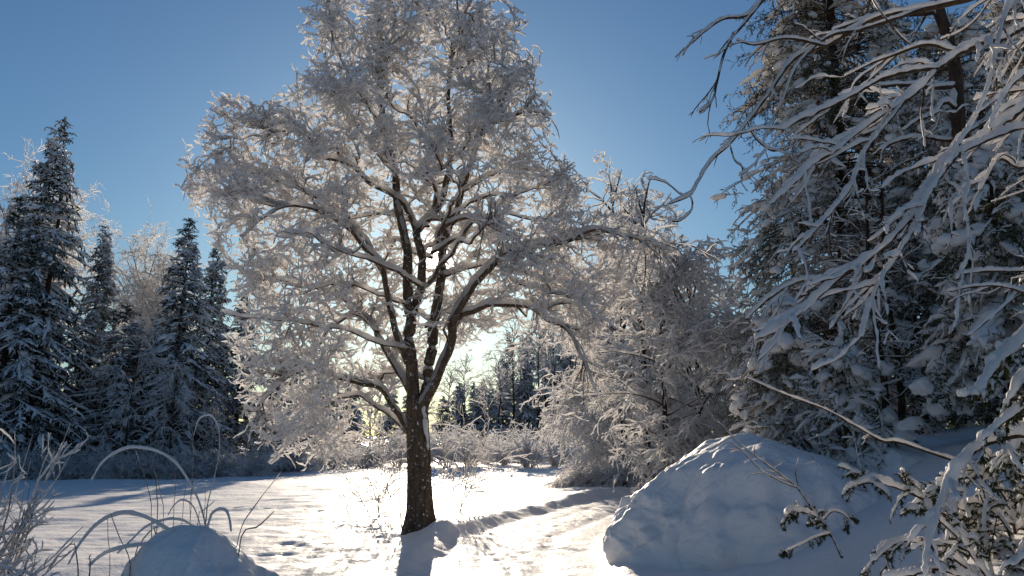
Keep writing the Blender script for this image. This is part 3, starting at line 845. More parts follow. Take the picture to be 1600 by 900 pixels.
def where(px):
    if px < 640: return 'seen under the left branches of the big tree'
    if px < 800: return 'just right of the big trunk, below the bright gap'
    if px < 965: return 'right of the bright gap of sky'
    return 'behind the frosted birches beyond the path'
cnt = {}
firsts = {'s': spF, 'f': f1}; used = {'s': False, 'f': False}
for px, Y, kd, s in far:
    w = where(px); key = (kd, w)
    lab = desc[kd] + ', ' + w
    src = firsts[kd]
    loc = put(0, px + rngf.uniform(-4, 4), Y); rz = rngf.uniform(0, 6.28)
    s *= 1.25 if px > 780 else 1.0
    sc = (1.35 if kd == 's' else 1.15, 1.35 if kd == 's' else 1.15, s)
    gr = 'far wood: ' + lab
    if not used[kd]:
        used[kd] = True; o = src; o.location = loc; o.rotation_euler = (0, 0, rz); o.scale = sc; o['label'] = lab; o['group'] = gr
    else: copy_thing(src, loc, lab, rz, sc, gr)

# ------------------------------------------------------------------ shrubs
def shrub(seed, H, W, label, n=26, th=.02, bark=True, droop=.08, d1=6, d2=8, name='frosted_shrub', l1=(.3, .8), l2=(.12, .35), wob=.16, lean=0.0, S=4, r0=.010):
    rng = np.random.default_rng(seed)
    root = thing(name, label, 'shrub', (0, 0, 0))
    K = 9; Pm = np.zeros((n, K, 3)); az = rng.uniform(0, 6.28, n)
    Pm[:, 0] = np.stack([np.cos(az) * W * .15 * rng.random(n), np.sin(az) * W * .15 * rng.random(n), np.full(n, -.08)], -1)
    el = rng.uniform(.75, 1.5, n)
    d = np.stack([np.cos(az) * np.cos(el) * W / H + lean, np.sin(az) * np.cos(el) * W / H, np.sin(el)], -1); d = norm(d)
    L = H * rng.uniform(.6, 1.15, n)
    for k in range(1, K):
        d = norm(d + rng.normal(size=(n, 3)) * wob * .6 - UP * droop * k / K * 1.5)
        Pm[:, k] = Pm[:, k - 1] + d * (L / (K - 1))[:, None]
    Rm = r0 * (1 - .75 * np.linspace(0, 1, K))[None] * np.ones((n, 1))
    P1, R1 = grow(Pm, Rm, d1, l1, 6, rng, (25, 60), wob, 0, .2, 1, .7, r0 * .6, .003, 0, .7, droop)
    P2, R2 = grow(P1, R1, d2, l2, 4, rng, (25, 60), wob * 1.3, 0, .1, 1, .8, .005, .0025, 0, .8, droop)
    b = MB()
    for a_, r_, s_ in ((Pm, Rm, 5), (P1, R1, 4), (P2, R2, 3)): b.add(*tubes(a_, r_, s_))
    s = MB()
    s.add(*snow_tubes(Pm, Rm, th * 1.2, rng, S + 1, .5, .2, 5)); s.add(*snow_tubes(P1, R1, th, rng, S, .5, .1, 7)); s.add(*snow_tubes(P2, R2, th * .9, rng, S, .5, 0, 9))
    st = link('stems', b.mesh('stems', [M_TWIG]), root)
    link('snow', s.mesh('shrub_frost', [M_FROST]), st)
    print('shrub', seed, len(P1), len(P2))
    return root

copy_thing(spB, put(0, 428, 50), 'hidden little spruce added behind the lowest left branches to cast a shadow streak', 1.7, (.5, .5, .50), GW)  # unseen behind the crown, put in for its long shadow across the meadow
copy_thing(spA, put(0, 480, 56), 'hidden little spruce added farther back, nearer the big trunk, for its meadow shadow', 2.9, (.42, .42, .40), GW)  # another added hidden tree, to streak the meadow with shade
GS = 'low frosted shrubs along the foot of the left spruces'
s1 = shrub(61, 1.7, 2.0, 'low frosted shrub under the tallest spruce', 60, .020, d1=5, d2=5, l1=(.5, 1.1), l2=(.25, .6), droop=.2)
s1.location = put(0, 95, 41); s1['group'] = GS
for px, Y, lab, sc in ((30, 40, 'low frosted shrub below the leftmost spruce', 1.0), (150, 40.5, 'low frosted shrub right of the one under the tallest spruce', .9),
                       (205, 41, 'low frosted shrub below the bent frosted sapling', 1.0), (258, 42, 'low frosted shrub in front of the pointed spruce', 1.0),
                       (312, 43, 'low frosted shrub right of the pointed spruce foot', .95), (362, 44, 'low frosted shrub below the slim spruce', 1.0), (412, 46, 'low frosted shrub at the left edge of the big crown', 1.1),
                       (462, 49, 'low frosted shrub under the drooping left branches of the big tree', 1.15), (515, 53, 'low frosted shrub between the drooping branches and the trunk', 1.2), (568, 57, 'low frosted shrub left of the big trunk, far away', 1.2)):
    copy_thing(s1, put(0, px, Y), lab, px * .7, sc, GS)
# bent frosted saplings in front of the spruces
s2 = frost_tree(62, 7.5, 2.0, 'bent frosted sapling with hanging twigs left of the pointed spruce', .3, 22, 2.6, 3.2, 2.4, .028, .12, 'frosted_sapling', l1=(.8, 1.8), l2=(.5, 1.0), l3=(.25, .6), weep2=.38, tilt=.06)
s2.location = put(0, 218, 42.5); s2['group'] = 'frosted saplings at the spruce edge'
copy_thing(s2, put(0, 288, 43), 'frosted sapling hanging its twigs over the pointed spruce', 2.0, (.6, .6, .80), 'frosted saplings at the spruce edge')
copy_thing(s2, put(0, 355, 45), 'thin frosted sapling before the slim spruce', 4.0, (.5, .5, .6), 'frosted saplings at the spruce edge')

GM = 'pale sunlit shrubs at the far edge of the meadow'
s3 = shrub(63, 2.6, 2.0, 'pale shrub at the far meadow edge right behind the big trunk', 40, .045, d1=4, d2=4, l1=(.5, 1.2), l2=(.3, .7))
s3.location = put(0, 700, 52); s3['group'] = GM
for px, Y, lab, sc in ((735, 56, 'pale shrub in the far hollow under the bright gap', 1.0), (790, 60, 'pale shrub right of the bright gap', .95), (826, 55, 'larger pale shrub before the thin far stems', 1.1),
                       (868, 58, 'pale shrub left of the arched frosted bush', 1.1), (905, 62, 'pale shrub behind the arched frosted bush', 1.3), (655, 58, 'pale shrub hidden behind the big trunk', 1.1),
                       (620, 60, 'pale shrub left behind the big trunk', 1.1), (760, 64, 'small pale shrub at the far meadow edge below the gap', .8), (945, 50, 'pale shrub behind the arched bush on its right', 1.3)):
    copy_thing(s3, put(0, px, Y), lab, px * .9, sc, GM)

# loose frosted tall bush right behind the trunk, and the whip-like saplings before it
s4 = shrub(64, 3.0, 1.6, 'tall loose frosted bush just behind the big trunk', 8, .018, d1=4, d2=5, l1=(.4, 1.0), l2=(.15, .4), wob=.2)
s4.location = put(0, 712, 19.5); s4['category'] = 'bush'
copy_thing(s4, put(0, 598, 18.0), 'loose frosted bush left behind the big trunk', 1.2, (.8, .8, .72), cat='bush')

ab = shrub(65, 2.3, 2.6, 'arched frosted bush with hanging fringe at the bend of the path', 46, .026, d1=7, d2=9, l1=(.5, 1.0), l2=(.2, .45), droop=.55, wob=.10, lean=-.35)
ab.location = put(0, 968, 30.0); ab.scale = (1.3, 1.0, .95); ab['category'] = 'bush'

def whip(px, py0, Y, pts, label, th=.006, r=.006, twigs=5, seed=0, name='bare_sapling', lseg=(.12, .3)):
    rng = np.random.default_rng(seed + int(px))
    c = trace(pts, Y, Y + .15, 16, .02)
    base = c[0].copy()
    root = thing(name, label, 'sapling', base, 'bare saplings in the snow by the big trunk')
    R = r * (1 - .7 * np.linspace(0, 1, 16))[None]
    P1, R1 = grow(c[None], R, twigs, lseg, 6, rng, (30, 55), .12, -.05, .3, 1, .8, .005, .002, .2, .7)
    P2, R2 = grow(P1, R1, 6, (.06, .15), 4, rng, (30, 55), .12, -.05, .2, 1, .8, .004, .002, .2, .7)
    b = MB().add(*tubes(c[None], R, 6)).add(*tubes(P1, R1, 4)).add(*tubes(P2, R2, 3))
    st = link('stem', b.mesh('stem', [M_TWIG], base), root)
    s = MB().add(*snow_tubes(c[None], R, th, rng, 6, .6, .2, 9)).add(*snow_tubes(P1, R1, th * 1.2, rng, 5, .6, .2, 9)).add(*snow_tubes(P2, R2, th, rng, 4, .6, .2, 9))
    link('snow', s.mesh('stem_frost', [M_FROST], base), st)
    return root
whip(580, 830, 14.6, [(581, 832), (574, 800), (562, 780), (550, 770), (545, 755)], 'forked bare sapling left of the big trunk', seed=1, twigs=7)
whip(548, 828, 15.1, [(549, 828), (545, 808), (538, 793), (530, 782)], 'small bare sapling leftmost beside the big trunk', seed=2)
whip(583, 820, 15.4, [(583, 825), (582, 790), (580, 760), (582, 742)], 'straight thin bare sapling behind the forked one', seed=3)
whip(610, 828, 14.9, [(611, 830), (608, 805), (605, 775), (607, 750)], 'thin bare sapling between the forked one and the trunk', seed=4, twigs=7)
whip(625, 825, 14.5, [(628, 828), (624, 790), (625, 740), (628, 690)], 'tall bare sapling touching the left side of the trunk', seed=5, r=.012, twigs=6, lseg=(.2, .6), th=.012)
whip(690, 815, 14.2, [(682, 812), (688, 795), (692, 775), (700, 757)], 'small bare sapling growing from the drift right of the trunk', seed=6, twigs=8)

# ------------------------------------------------------------------ the great snowy spruce on the right
def near_conifer(seed, H, Rm, base, label, th=1.0, nb=420, low=.05, prof=.55, fine=1.0, name='snowy_spruce', hang=.6, needle=8):
    rng = np.random.default_rng(seed)
    root = thing(name, label, 'tree', base)
    K = 18; z = np.linspace(-.3, H, K)
    tr = np.stack([.1 * vnoise(np.stack([z * .3, z * 0, z * 0 + seed], -1)), .1 * vnoise(np.stack([z * .3, z * 0 + 4, z * 0 + seed], -1)), z], -1)
    r = np.interp(z / H, [0, 1], [.012 * H + .03, .02])
    link('trunk', MB().add(*tubes(tr[None], r[None], 14, rough=.12, rs=7)).mesh('trunk', [M_BARK]), root)
    zf = low + (1 - low) * (np.arange(nb) + rng.random(nb)) / nb * .97
    az = rng.uniform(0, 6.28, nb)
    Rb = Rm * (1 - zf) ** prof * rng.uniform(.65, 1.12, nb) * (1 + .12 * np.sin(az * 2 + zf * 17)) * np.interp(zf, [0, .12, .3], [.8, .95, 1])
    KB = 12; t = np.linspace(0, 1, KB)[None]
    up = np.interp(zf, [0, 1], [-.02, .35])[:, None]; dr = rng.uniform(.55, 1.0, nb)[:, None] * hang
    zz = zf[:, None] * H + Rb[:, None] * (up * t - dr * t ** 1.8)
    wa = az[:, None] + .2 * np.sin(t * 3 + az[:, None] * 5)
    PB = np.stack([np.cos(wa) * Rb[:, None] * t, np.sin(wa) * Rb[:, None] * t, zz], -1)
    PB += np.stack([vnoise(PB * 1.7 + s) for s in (3., 33., 63.)], -1) * .07 * t[..., None]
    RB = (.010 + .006 * Rb[:, None]) * (1 - .75 * t)
    g = hz(base[0], base[1]) - base[2] + .12
    P1, R1 = grow(PB, RB, 7.5 * fine, (.3, .95), 7, rng, (30, 70), .22, .02, .1, 1, .7, .014, .005, .5, .6, .22)
    P2, R2 = grow(P1, R1, 8.0 * fine, (.12, .38), 4, rng, (30, 70), .28, .05, .1, 1, .8, .008, .004, .2, .8, .2)
    def gl(Pc, Rc):
        k = Pc[:, :, 2].min(1) > g; return Pc[k], Rc[k]
    PB2, RB2 = gl(PB, RB); P1, R1 = gl(P1, R1); P2, R2 = gl(P2, R2)
    print('near conifer', seed, len(P1), len(P2))
    b = MB(); b.add(*tubes(PB2, RB2, 6)); b.add(*tubes(P1, R1, 4)); b.add(*tubes(P2, R2, 3))
    outer = np.hypot(P2[:, 0, 0], P2[:, 0, 1]) > .45 * Rm * (1 - P2[:, 0, 2] / H) ** prof
    nd = MB(); nd.add(*needles(P2[outer], rng, needle, (.035, .08), .009, .45))
    nd.add(*needles(P1, rng, needle, (.04, .08), .007, .25))
    s = MB()
    s.add(*snow_tubes(PB2, RB2, .055 * th, rng, 8, .6, .3, 3, rough=.3, patch=(1.3, -.05)))
    s.add(*snow_tubes(P1, R1, .036 * th, rng, 7, .8, .5, 4, rough=.25, rr=14, patch=(1.3, .12)))
    s.add(*snow_tubes(P2, R2, .026 * th, rng, 5, .9, .5, 6, patch=(1.3, .22)))
    m0 = rng.random(len(P1)) < .10; q = P1[m0]; m = len(q)
    C = q[np.arange(m), rng.integers(3, 7, m)] + UP * .02
    dirs = q[:, -1] - q[:, 0]; yw = np.arctan2(dirs[:, 1], dirs[:, 0])
    rad = np.stack([rng.uniform(.05, .15, m), rng.uniform(.04, .10, m), rng.uniform(.03, .075, m)], -1) * th
    s.add(*blobs(C, rad, yw, 2, .5, 12, tilt=-rng.uniform(.1, .9, m)))
    m = len(PB2); i = rng.integers(7, 11, m); C = PB2[np.arange(m), i] + UP * .03
    dd = PB2[:, -1] - PB2[:, 6]; yw = np.arctan2(dd[:, 1], dd[:, 0])
    tl = np.arctan2(dd[:, 2], np.hypot(dd[:, 0], dd[:, 1]))
    rad = np.stack([rng.uniform(.09, .22, m), rng.uniform(.05, .11, m), rng.uniform(.04, .085, m)], -1) * min(1.0, th * .8)
    s.add(*blobs(C, rad, yw, 3, .7, 8, tilt=tl))
    br = link('boughs', b.mesh('boughs', [M_TWIG]), root)
    link('needles', nd.mesh('needles', [M_NEEDN], smooth=False), br)
    link('snow', s.mesh('bough_snow', [M_SNOWN]), br)
    return root
x0 = P(1345, 700, 17.0)[0]
near_conifer(71, 15.5, 3.3, (x0, 17.0, hz(x0, 17.0) - .1), 'great snow-caked spruce behind the drift, reaching out of the top of the picture', 1.15, 520)
x0 = P(1560, 700, 15.0)[0]
near_conifer(72, 8.5, 2.6, (x0, 15.0, hz(x0, 15.0) - .1), 'lower snowy spruce behind the leaning pine trunk at the right', 1.3, 260)
x0 = P(1235, 700, 13.8)[0]
near_conifer(73, 3.6, 1.35, (x0, 13.8, hz(x0, 13.8) - .1), 'young snow-laden spruce at the top edge of the drift', 1.7, 120, hang=.9, name='young_spruce', needle=10)
x0 = P(1590, 700, 10.6)[0]
near_conifer(76, 4.3, 1.25, (x0, 10.6, hz(x0, 10.6) - .1), 'snow-laden young spruce hiding the foot of the leaning tree', 1.7, 130, hang=1.0, name='young_spruce', needle=14)
x0 = P(1700, 700, 19.0)[0]
near_conifer(74, 12.5, 3.2, (x0, 19.0, hz(x0, 19.0) - .1), 'snowy spruce cut off by the right picture edge, in the back', 1.2, 260)
x0 = P(1330, 700, 12.2)[0]
near_conifer(75, 2.3, .8, (x0, 12.2, hz(x0, 12.2) - .1), 'small drooping spruce with green needles before the great spruce', 1.5, 70, hang=1.2, name='young_spruce', needle=16)
# bare stems in the shade under the great spruce
for k, (px, py0, py1, Y, lab) in enumerate(((1412, 735, 300, 14.6, 'thin dark trunk right beside the stem of the great spruce'), (1448, 700, 380, 15.6, 'thin dark trunk between the great spruce and the pine'),
                                       (1386, 735, 330, 14.2, 'thin dark trunk at the foot of the great spruce'))):
    x = P(px, 700, Y)[0]; rng = np.random.default_rng(80 + k)
    base = np.array([x, Y, hz(x, Y) - .1])
    root = thing('thin_tree', lab, 'tree', base, 'thin dark trunks in the shade of the great spruce')
    c = catmull([base, base + [.05, 0, 1.5], base + [-.03, .05, 3.0], base + [.1, .1, 5.2]], 20)[None]
    R = (.07 * (1 - .7 * np.linspace(0, 1, 20)))[None]
    P1, R1 = grow(c, R, 7, (.5, 1.3), 7, rng, (50, 90), .22, .02, .15, 1, .4, .014, .004, .4, .8, .12)
    P2, R2 = grow(P1, R1, 6, (.2, .5), 5, rng, (30, 70), .28, .05, .1, 1, .8, .007, .003, .2, .8, .1)
    link('trunk', MB().add(*tubes(c, R, 10, rough=.1)).mesh('trunk', [M_BARK], base), root)
    cr = link('crown', MB().add(*tubes(P1, R1, 5)).add(*tubes(P2, R2, 3)).mesh('crown', [M_TWIG], base), root)
    link('snow', MB().add(*snow_tubes(P1, R1, .022, rng, 6, .6, .4, 5)).add(*snow_tubes(P2, R2, .018, rng, 5, .6, .3, 7)).mesh('crown_snow', [M_SNOWN], base), cr)

# ------------------------------------------------------------------ snow-buried drift beside the path
def drift(name, label, cx, cy, rx, ry, H, seed, fold=1.0, nu=420, nv=150, gz=None, steep=2.6, group=None, mat_=None):
    base = np.array([cx, cy, gz if gz is not None else 0.0])
    u = np.linspace(0, 2 * math.pi, nu, endpoint=False); v = np.linspace(0, 1, nv)
    uu, vv = np.meshgrid(u, v)
    # profile: v 0 = buried skirt, 1 = top
    hgt = np.sin(vv * math.pi / 2) ** 0.95
    rad = np.clip(1 - hgt ** steep, 0, 1) ** 0.55
    under = 1 - 0.04 * np.exp(-(vv / 0.10) ** 2) * fold
    x = np.cos(uu) * rad * rx * under; y = np.sin(uu) * rad * ry * under; z = hgt * H - 0.25
    p = np.stack([x, y, z], -1)
    n = norm(np.stack([x / rx ** 2, y / ry ** 2, (z + .1) / H ** 2 * 1.0 + 1e-4], -1))
    ca = np.stack([np.cos(uu) * 3.2 + seed, np.sin(uu) * 3.2, z * 0.35], -1)
    folds = vnoise(ca * 1.3 + 2) + .6 * vnoise(ca * 2.9 + 8)
    left = np.clip(.25 + .9 * np.cos(uu - math.pi * 1.1), 0, 1.1)
    low = np.clip(1.15 - hgt, 0, 1)
    d = fold * .15 * folds * left * low + .20 * fbm(p * .9 + seed, 3) + .055 * fbm(p * 3 + seed, 4) * (0.3 + low)
    d = d + fold * .10 * np.abs(vnoise(ca * 2.2 + 40)) * left * sstep(.5, .1, hgt)
    rr_ = np.random.default_rng(int(seed * 10)); NP = 110
    cu = rr_.uniform(0, 2 * math.pi, NP); cv = rr_.uniform(0.0, .95, NP)
    F1 = np.full(uu.shape, 9.0); F2 = F1.copy(); wu_ = .16 * vnoise(p * 1.9 + 3) + .07 * vnoise(p * 5 + 3); wv_ = .10 * vnoise(p * 2.1 + 9); sz_ = rr_.uniform(.45, 1.0, NP) ** 2 * 2.2 + .25
    for a_, b_, c_ in zip(cu, cv, sz_):
        du = np.abs(((uu - a_ + wu_ + math.pi) % (2 * math.pi)) - math.pi)
        q_ = np.hypot(du / .24, (hgt - b_ + wv_) / .46) / c_
        F2 = np.minimum(F2, np.maximum(F1, q_)); F1 = np.minimum(F1, q_)
    pil = 1 - np.exp(-(F2 - F1) * 1.8) - .45 * np.clip(F1, 0, 1.2) - .1
    d = d + fold * .085 * pil * (left + .2) * sstep(1.02, .55, hgt)
    p = p + n * d[..., None]
    V = (p + base).reshape(-1, 3)
    i = np.arange(nv - 1)[:, None] * nu; j = np.arange(nu)[None]; j2 = (j + 1) % nu
    F = np.stack([i + j, i + j2, i + nu + j2, i + nu + j], -1).reshape(-1, 4)
    o = link(name, MB().add(V, F).mesh(name, [mat_ or M_MOUND], base))
    o.location = [float(c) for c in base]
    tag(o, label, 'snowdrift', group)
    return o, base
drift('snow_drift', 'huge rounded snowdrift with hanging folds at the right of the path', 3.68, 12.0, 2.4, 2.25, 1.86, 3.3, 1.5, gz=0.05, steep=2.2)
drift('snow_drift', 'smooth lower snow hump right behind the huge drift', 5.75, 12.9, 1.9, 2.0, 1.45, 8.1, .6, 260, 90, gz=.5, steep=2.0)
drift('snow_drift', 'uneven snow hump under the young spruces, above the huge drift', 4.7, 14.3, 1.9, 1.4, 1.15, 4.4, .7, 240, 90, gz=.9, steep=1.9)
drift('snow_drift', 'low snow hump at the bottom right, before the heavy-laden bough', 4.9, 9.6, 1.9, 1.3, .85, 5.1, .6, 240, 90, gz=.05, steep=2.0)
drift('snow_drift', 'pointed grey snow mound at the bottom left, dry stalks behind it', -2.50, 6.9, .84, .8, .88, 6.4, .9, 240, 90, gz=.20, steep=1.6)
drift('snow_drift', 'low snow hump left of the pointed grey mound', -3.55, 6.8, .75, .6, .45, 9.4, .1, 160, 60, gz=.18, steep=1.4)

# ------------------------------------------------------------------ pine with the reddish trunk, upper right
def bough(root, base, c, r0, r1, rng, th, K=46, d1=0, l1=(.2, .6), d2=0, l2=(.1, .25), name='limb', m=M_TWIG, ms=None, grav=.1, S=12, lump=.35, gap=.05, spread=(25, 55), flat=.3, tmin=.1, wob=.18, needle=0):
    n0 = len(c); c = catmull(c, K)
    R = (r1 + (r0 - r1) * (1 - np.linspace(0, 1, K)))[None]
    b = MB().add(*tubes(c[None], R, 10, rough=.12, rs=12)); s = MB()
    s.add(*snow_tubes(c[None], R, th, rng, S, lump, gap, 5.0, rough=.36, rr=18, sit=.72, wf=.58))
    nd = MB()
    if d1:
        P1, R1 = grow(c[None], R, d1, l1, 16, rng, spread, wob * .75, grav * .3, tmin, 1, .6, r0 * .5, .003, flat, .7, grav * .6)
        b.add(*tubes(P1, R1, 5)); s.add(*snow_tubes(P1, R1, th * .72, rng, 9, lump * 1.2, gap + .30, 7, rough=.42, rr=24, sit=.70, wf=.52))
        if d2:
            P2, R2 = grow(P1, R1, d2, l2, 6, rng, spread, wob * 1.2, grav * .5, .1, 1, .7, .006, .002, flat * .5, .8, grav)
            b.add(*tubes(P2, R2, 4)); s.add(*snow_tubes(P2, R2, th * .5, rng, 7, lump * 1.3, gap + .55, 8, rough=.3, rr=26, sit=.7, wf=.5))
            if needle: nd.add(*needles(P2, rng, int(needle * 1.5), (.022, .045), .004, .5)); nd.add(*needles(P1, rng, needle * 3, (.022, .045), .004, .5))
    for g_ in (s, b, nd): g_.v = [np.asarray(v_, np.float32) for v_ in g_.v]
    lo = link(name, b.mesh(name, [m], base), root)
    if nd.v: link('needles', nd.mesh('needles', [M_NEEDN], base, smooth=False), lo)
    link('snow', s.mesh('bough_snow', [ms or M_SNOWN], base), lo)
    return lo

def pine():
    rng = np.random.default_rng(91); Y = 12.6
    c = np.array([P(a, b, Y) for a, b in ((1430, -450), (1436, -260), (1448, -90), (1458, -20), (1466, 15), (1482, 60), (1494, 120), (1499, 200), (1512, 270), (1530, 350), (1545, 430), (1556, 520), (1566, 620), (1572, 720))])[::-1]
    base = c[0].copy(); base[2] = hz(base[0], base[1]) - .1; c[0] = base
    root = thing('leaning_pine', 'leaning tree with a bare reddish-brown trunk rising through the snowy branches', 'tree', base)
    cf = catmull(c, 50); R = np.interp(np.linspace(0, 1, 50), [0, .62, 1], [.14, .088, .02])
    tk = link('trunk', MB().add(*tubes(cf[None], R[None], 18, rough=.14, rs=9)).mesh('trunk', [M_PINE], base), root)
    s = MB()
    cs = cf[20:33]; s.add(*tubes((cs + np.array([-.05, -.01, .03]))[None], (R[20:33] * .55 * (1 + .3 * rng.normal(size=13)))[None], 8, rough=.3, rs=12))
    link('snow', s.mesh('trunk_snow', [M_SNOWN], base), tk)
    for pts, d0, d1_, r0 in (([(1495, 135), (1460, 137), (1420, 133), (1380, 135), (1350, 140), (1310, 150)], 0, -.6, .04),
                        ([(1510, 215), (1480, 220), (1440, 215), (1400, 222), (1375, 235)], 0, .6, .03),
                        ([(1503, 180), (1487, 165), (1475, 160), (1460, 178), (1430, 190), (1410, 205)], 0, -.4, .03),
                        ([(1470, 18), (1440, 22), (1400, 25), (1355, 30), (1300, 48)], 0, .2, .04),
                        ([(1535, 330), (1570, 300), (1610, 285), (1650, 290)], 0, .4, .04),
                        ([(1545, 420), (1510, 400), (1470, 410), (1440, 440)], 0, .3, .03),
                        ([(1550, 450), (1590, 400), (1640, 370)], 0, -.3, .035),
                        ([(1500, 215), (1540, 190), (1590, 170), (1640, 168)], 0, .4, .03)):
        cc = np.array([P(a, b, Y + d0 + (d1_ - d0) * k / (len(pts) - 1)) for k, (a, b) in enumerate(pts)])
        bough(root, base, cc, r0, .012, rng, .045, 40, 3.5, (.3, .9), 5, (.1, .3), m=M_PINE)
pine()

# ------------------------------------------------------------------ overhanging branches close to the viewer, upper right
def overhang():
    rng = np.random.default_rng(95); Y = 5.6
    tx = P(1850, 600, Y)[0]
    base = np.array([tx, Y + .4, hz(tx, Y + .4) - .1])
    root = thing('overhanging_tree', 'close leafless tree reaching in from the right with heavy snow-laden drooping branches', 'tree', base)
    tp = catmull([base, base + [0, 0, 1.5], base + [-.1, 0, 3.2], base + [-.3, 0, 5.2], base + [-.5, 0, 7], base + [-.55, .1, 8.8]], 50)
    link('trunk', MB().add(*tubes(tp[None], (.13 * (1 - .9 * np.linspace(0, 1, 50) ** 1.5))[None], 16, rough=.12, rs=8)).mesh('trunk', [M_BARK], base), root)
    Bs = [  # (pixels, Y0, Y1, r0, snow, twigs per m)
        ([(1800, -160), (1640, -60), (1540, -10), (1440, 15), (1360, 32), (1290, 72), (1240, 92), (1200, 148), (1168, 190), (1140, 225), (1112, 250), (1090, 285), (1078, 305), (1040, 321)], 5.8, 5.0, .034, .026, 2.2),
        ([(1560, -160), (1400, -90), (1270, -40), (1190, 2), (1165, 25), (1130, 30), (1100, 50), (1077, 70), (1066, 88)], 5.6, 5.0, .020, .018, 4.5),
        ([(1190, 2), (1160, 40), (1143, 60), (1130, 88), (1120, 130), (1112, 158), (1092, 176)], 5.1, 4.9, .010, .014, 6),
        ([(1440, 15), (1350, 45), (1300, 55), (1265, 80), (1240, 110), (1222, 158), (1202, 195), (1192, 222)], 5.5, 5.2, .013, .016, 3.5),
        ([(1850, -30), (1720, 0), (1600, 44), (1567, 62), (1535, 67), (1500, 84), (1464, 107), (1447, 129), (1411, 160), (1367, 187), (1327, 218), (1300, 240), (1262, 262), (1240, 290)], 5.6, 4.8, .026, .045, 4.5),
        ([(1760, -80), (1640, -40), (1585, 0), (1567, 35), (1553, 98), (1540, 147), (1522, 187), (1500, 225), (1478, 262)], 5.5, 5.0, .018, .048, 1.5),
        ([(1850, 60), (1720, 100), (1640, 140), (1585, 180), (1540, 215), (1495, 242), (1455, 284), (1430, 329), (1393, 375), (1350, 410), (1305, 440), (1265, 478), (1225, 510), (1180, 532)], 5.5, 4.7, .026, .055, 5.0),
        ([(1495, 242), (1452, 300), (1432, 350), (1402, 400), (1375, 440), (1355, 490), (1345, 530)], 5.1, 4.8, .013, .045, 4),
        ([(1500, 225), (1508, 255), (1513, 290), (1507, 320), (1512, 350), (1514, 385), (1510, 410), (1495, 438)], 5.0, 4.95, .007, .040, 2),
        ([(1850, 0), (1700, 60), (1620, 100), (1580, 135), (1555, 175), (1548, 205)], 5.3, 5.0, .016, .045, 2),
        ([(1464, 107), (1420, 112), (1375, 125), (1330, 150), (1290, 170), (1250, 188), (1220, 205)], 5.2, 5.0, .012, .035, 4.5),
        ([(1500, 84), (1450, 70), (1400, 85), (1360, 100), (1320, 120)], 5.3, 5.6, .012, .03, 4),
        ([(1411, 160), (1380, 200), (1350, 240), (1330, 290), (1300, 330), (1265, 370), (1240, 395)], 5.1, 4.8, .012, .036, 4.5),
        ([(1850, 200), (1740, 210), (1640, 205), (1600, 200), (1560, 212), (1500, 240)], 5.6, 5.1, .024, .045, 1.5),
        ([(1850, 250), (1740, 240), (1650, 240), (1595, 262), (1560, 250), (1530, 300)], 5.9, 5.6, .02, .04, 3),
        ([(1850, 420), (1740, 425), (1660, 425), (1590, 424), (1530, 425), (1500, 428)], 5.4, 5.2, .015, .022, 2),
        ([(1850, 400), (1700, 420), (1630, 440), (1592, 455), (1568, 480), (1535, 507), (1512, 526)], 5.2, 4.9, .011, .020, 2),
        ([(1592, 455), (1560, 447), (1520, 448), (1482, 456)], 5.0, 4.9, .007, .018, 3),
        ([(1078, 305), (1082, 318), (1078, 332), (1062, 345), (1050, 346)], 5.0, 4.95, .005, .012, 6),
        ([(1168, 190), (1180, 215), (1205, 235), (1225, 232)], 5.1, 5.1, .006, .014, 5),
        ([(1140, 225), (1148, 250), (1160, 262), (1158, 285)], 5.05, 5.0, .005, .012, 6),
        ([(1290, 72), (1230, 60), (1180, 70), (1150, 62)], 5.3, 5.5, .009, .016, 4),
        ([(1300, 440), (1250, 440), (1200, 468), (1165, 500)], 4.9, 5.1, .008, .03, 4),
        ([(1600, -60), (1560, -20), (1530, 25), (1500, 50), (1470, 62)], 5.6, 5.9, .008, .02, 3),
    ]
    for px, y0, y1, r0, th, d1 in Bs:
        n = len(px)
        c = np.array([P(a, b, y0 + (y1 - y0) * k / (n - 1)) for k, (a, b) in enumerate(px)])
        if px[0][0] >= 1540 and c[0][0] > 2.6:       # springs from the trunk, outside the picture
            k = int(np.argmin(np.abs(tp[:, 2] - (c[0][2] - .35)))); mid_ = (tp[k] + c[0]) / 2 + UP * .10
            c = np.vstack([tp[k], mid_, c])
        heavy = th > .028
        bough(root, base, c, r0 * 1.15, .0055, rng, th * .8, 110, d1 * (1.7 if heavy else 1.2), (.25, .85) if heavy else (.15, .45), 7, (.04, .16), grav=.06 if heavy else .10,
              S=14, lump=.42, gap=.12 if heavy else .2, spread=(18, 45), flat=.5, tmin=.25, wob=.13)
overhang()

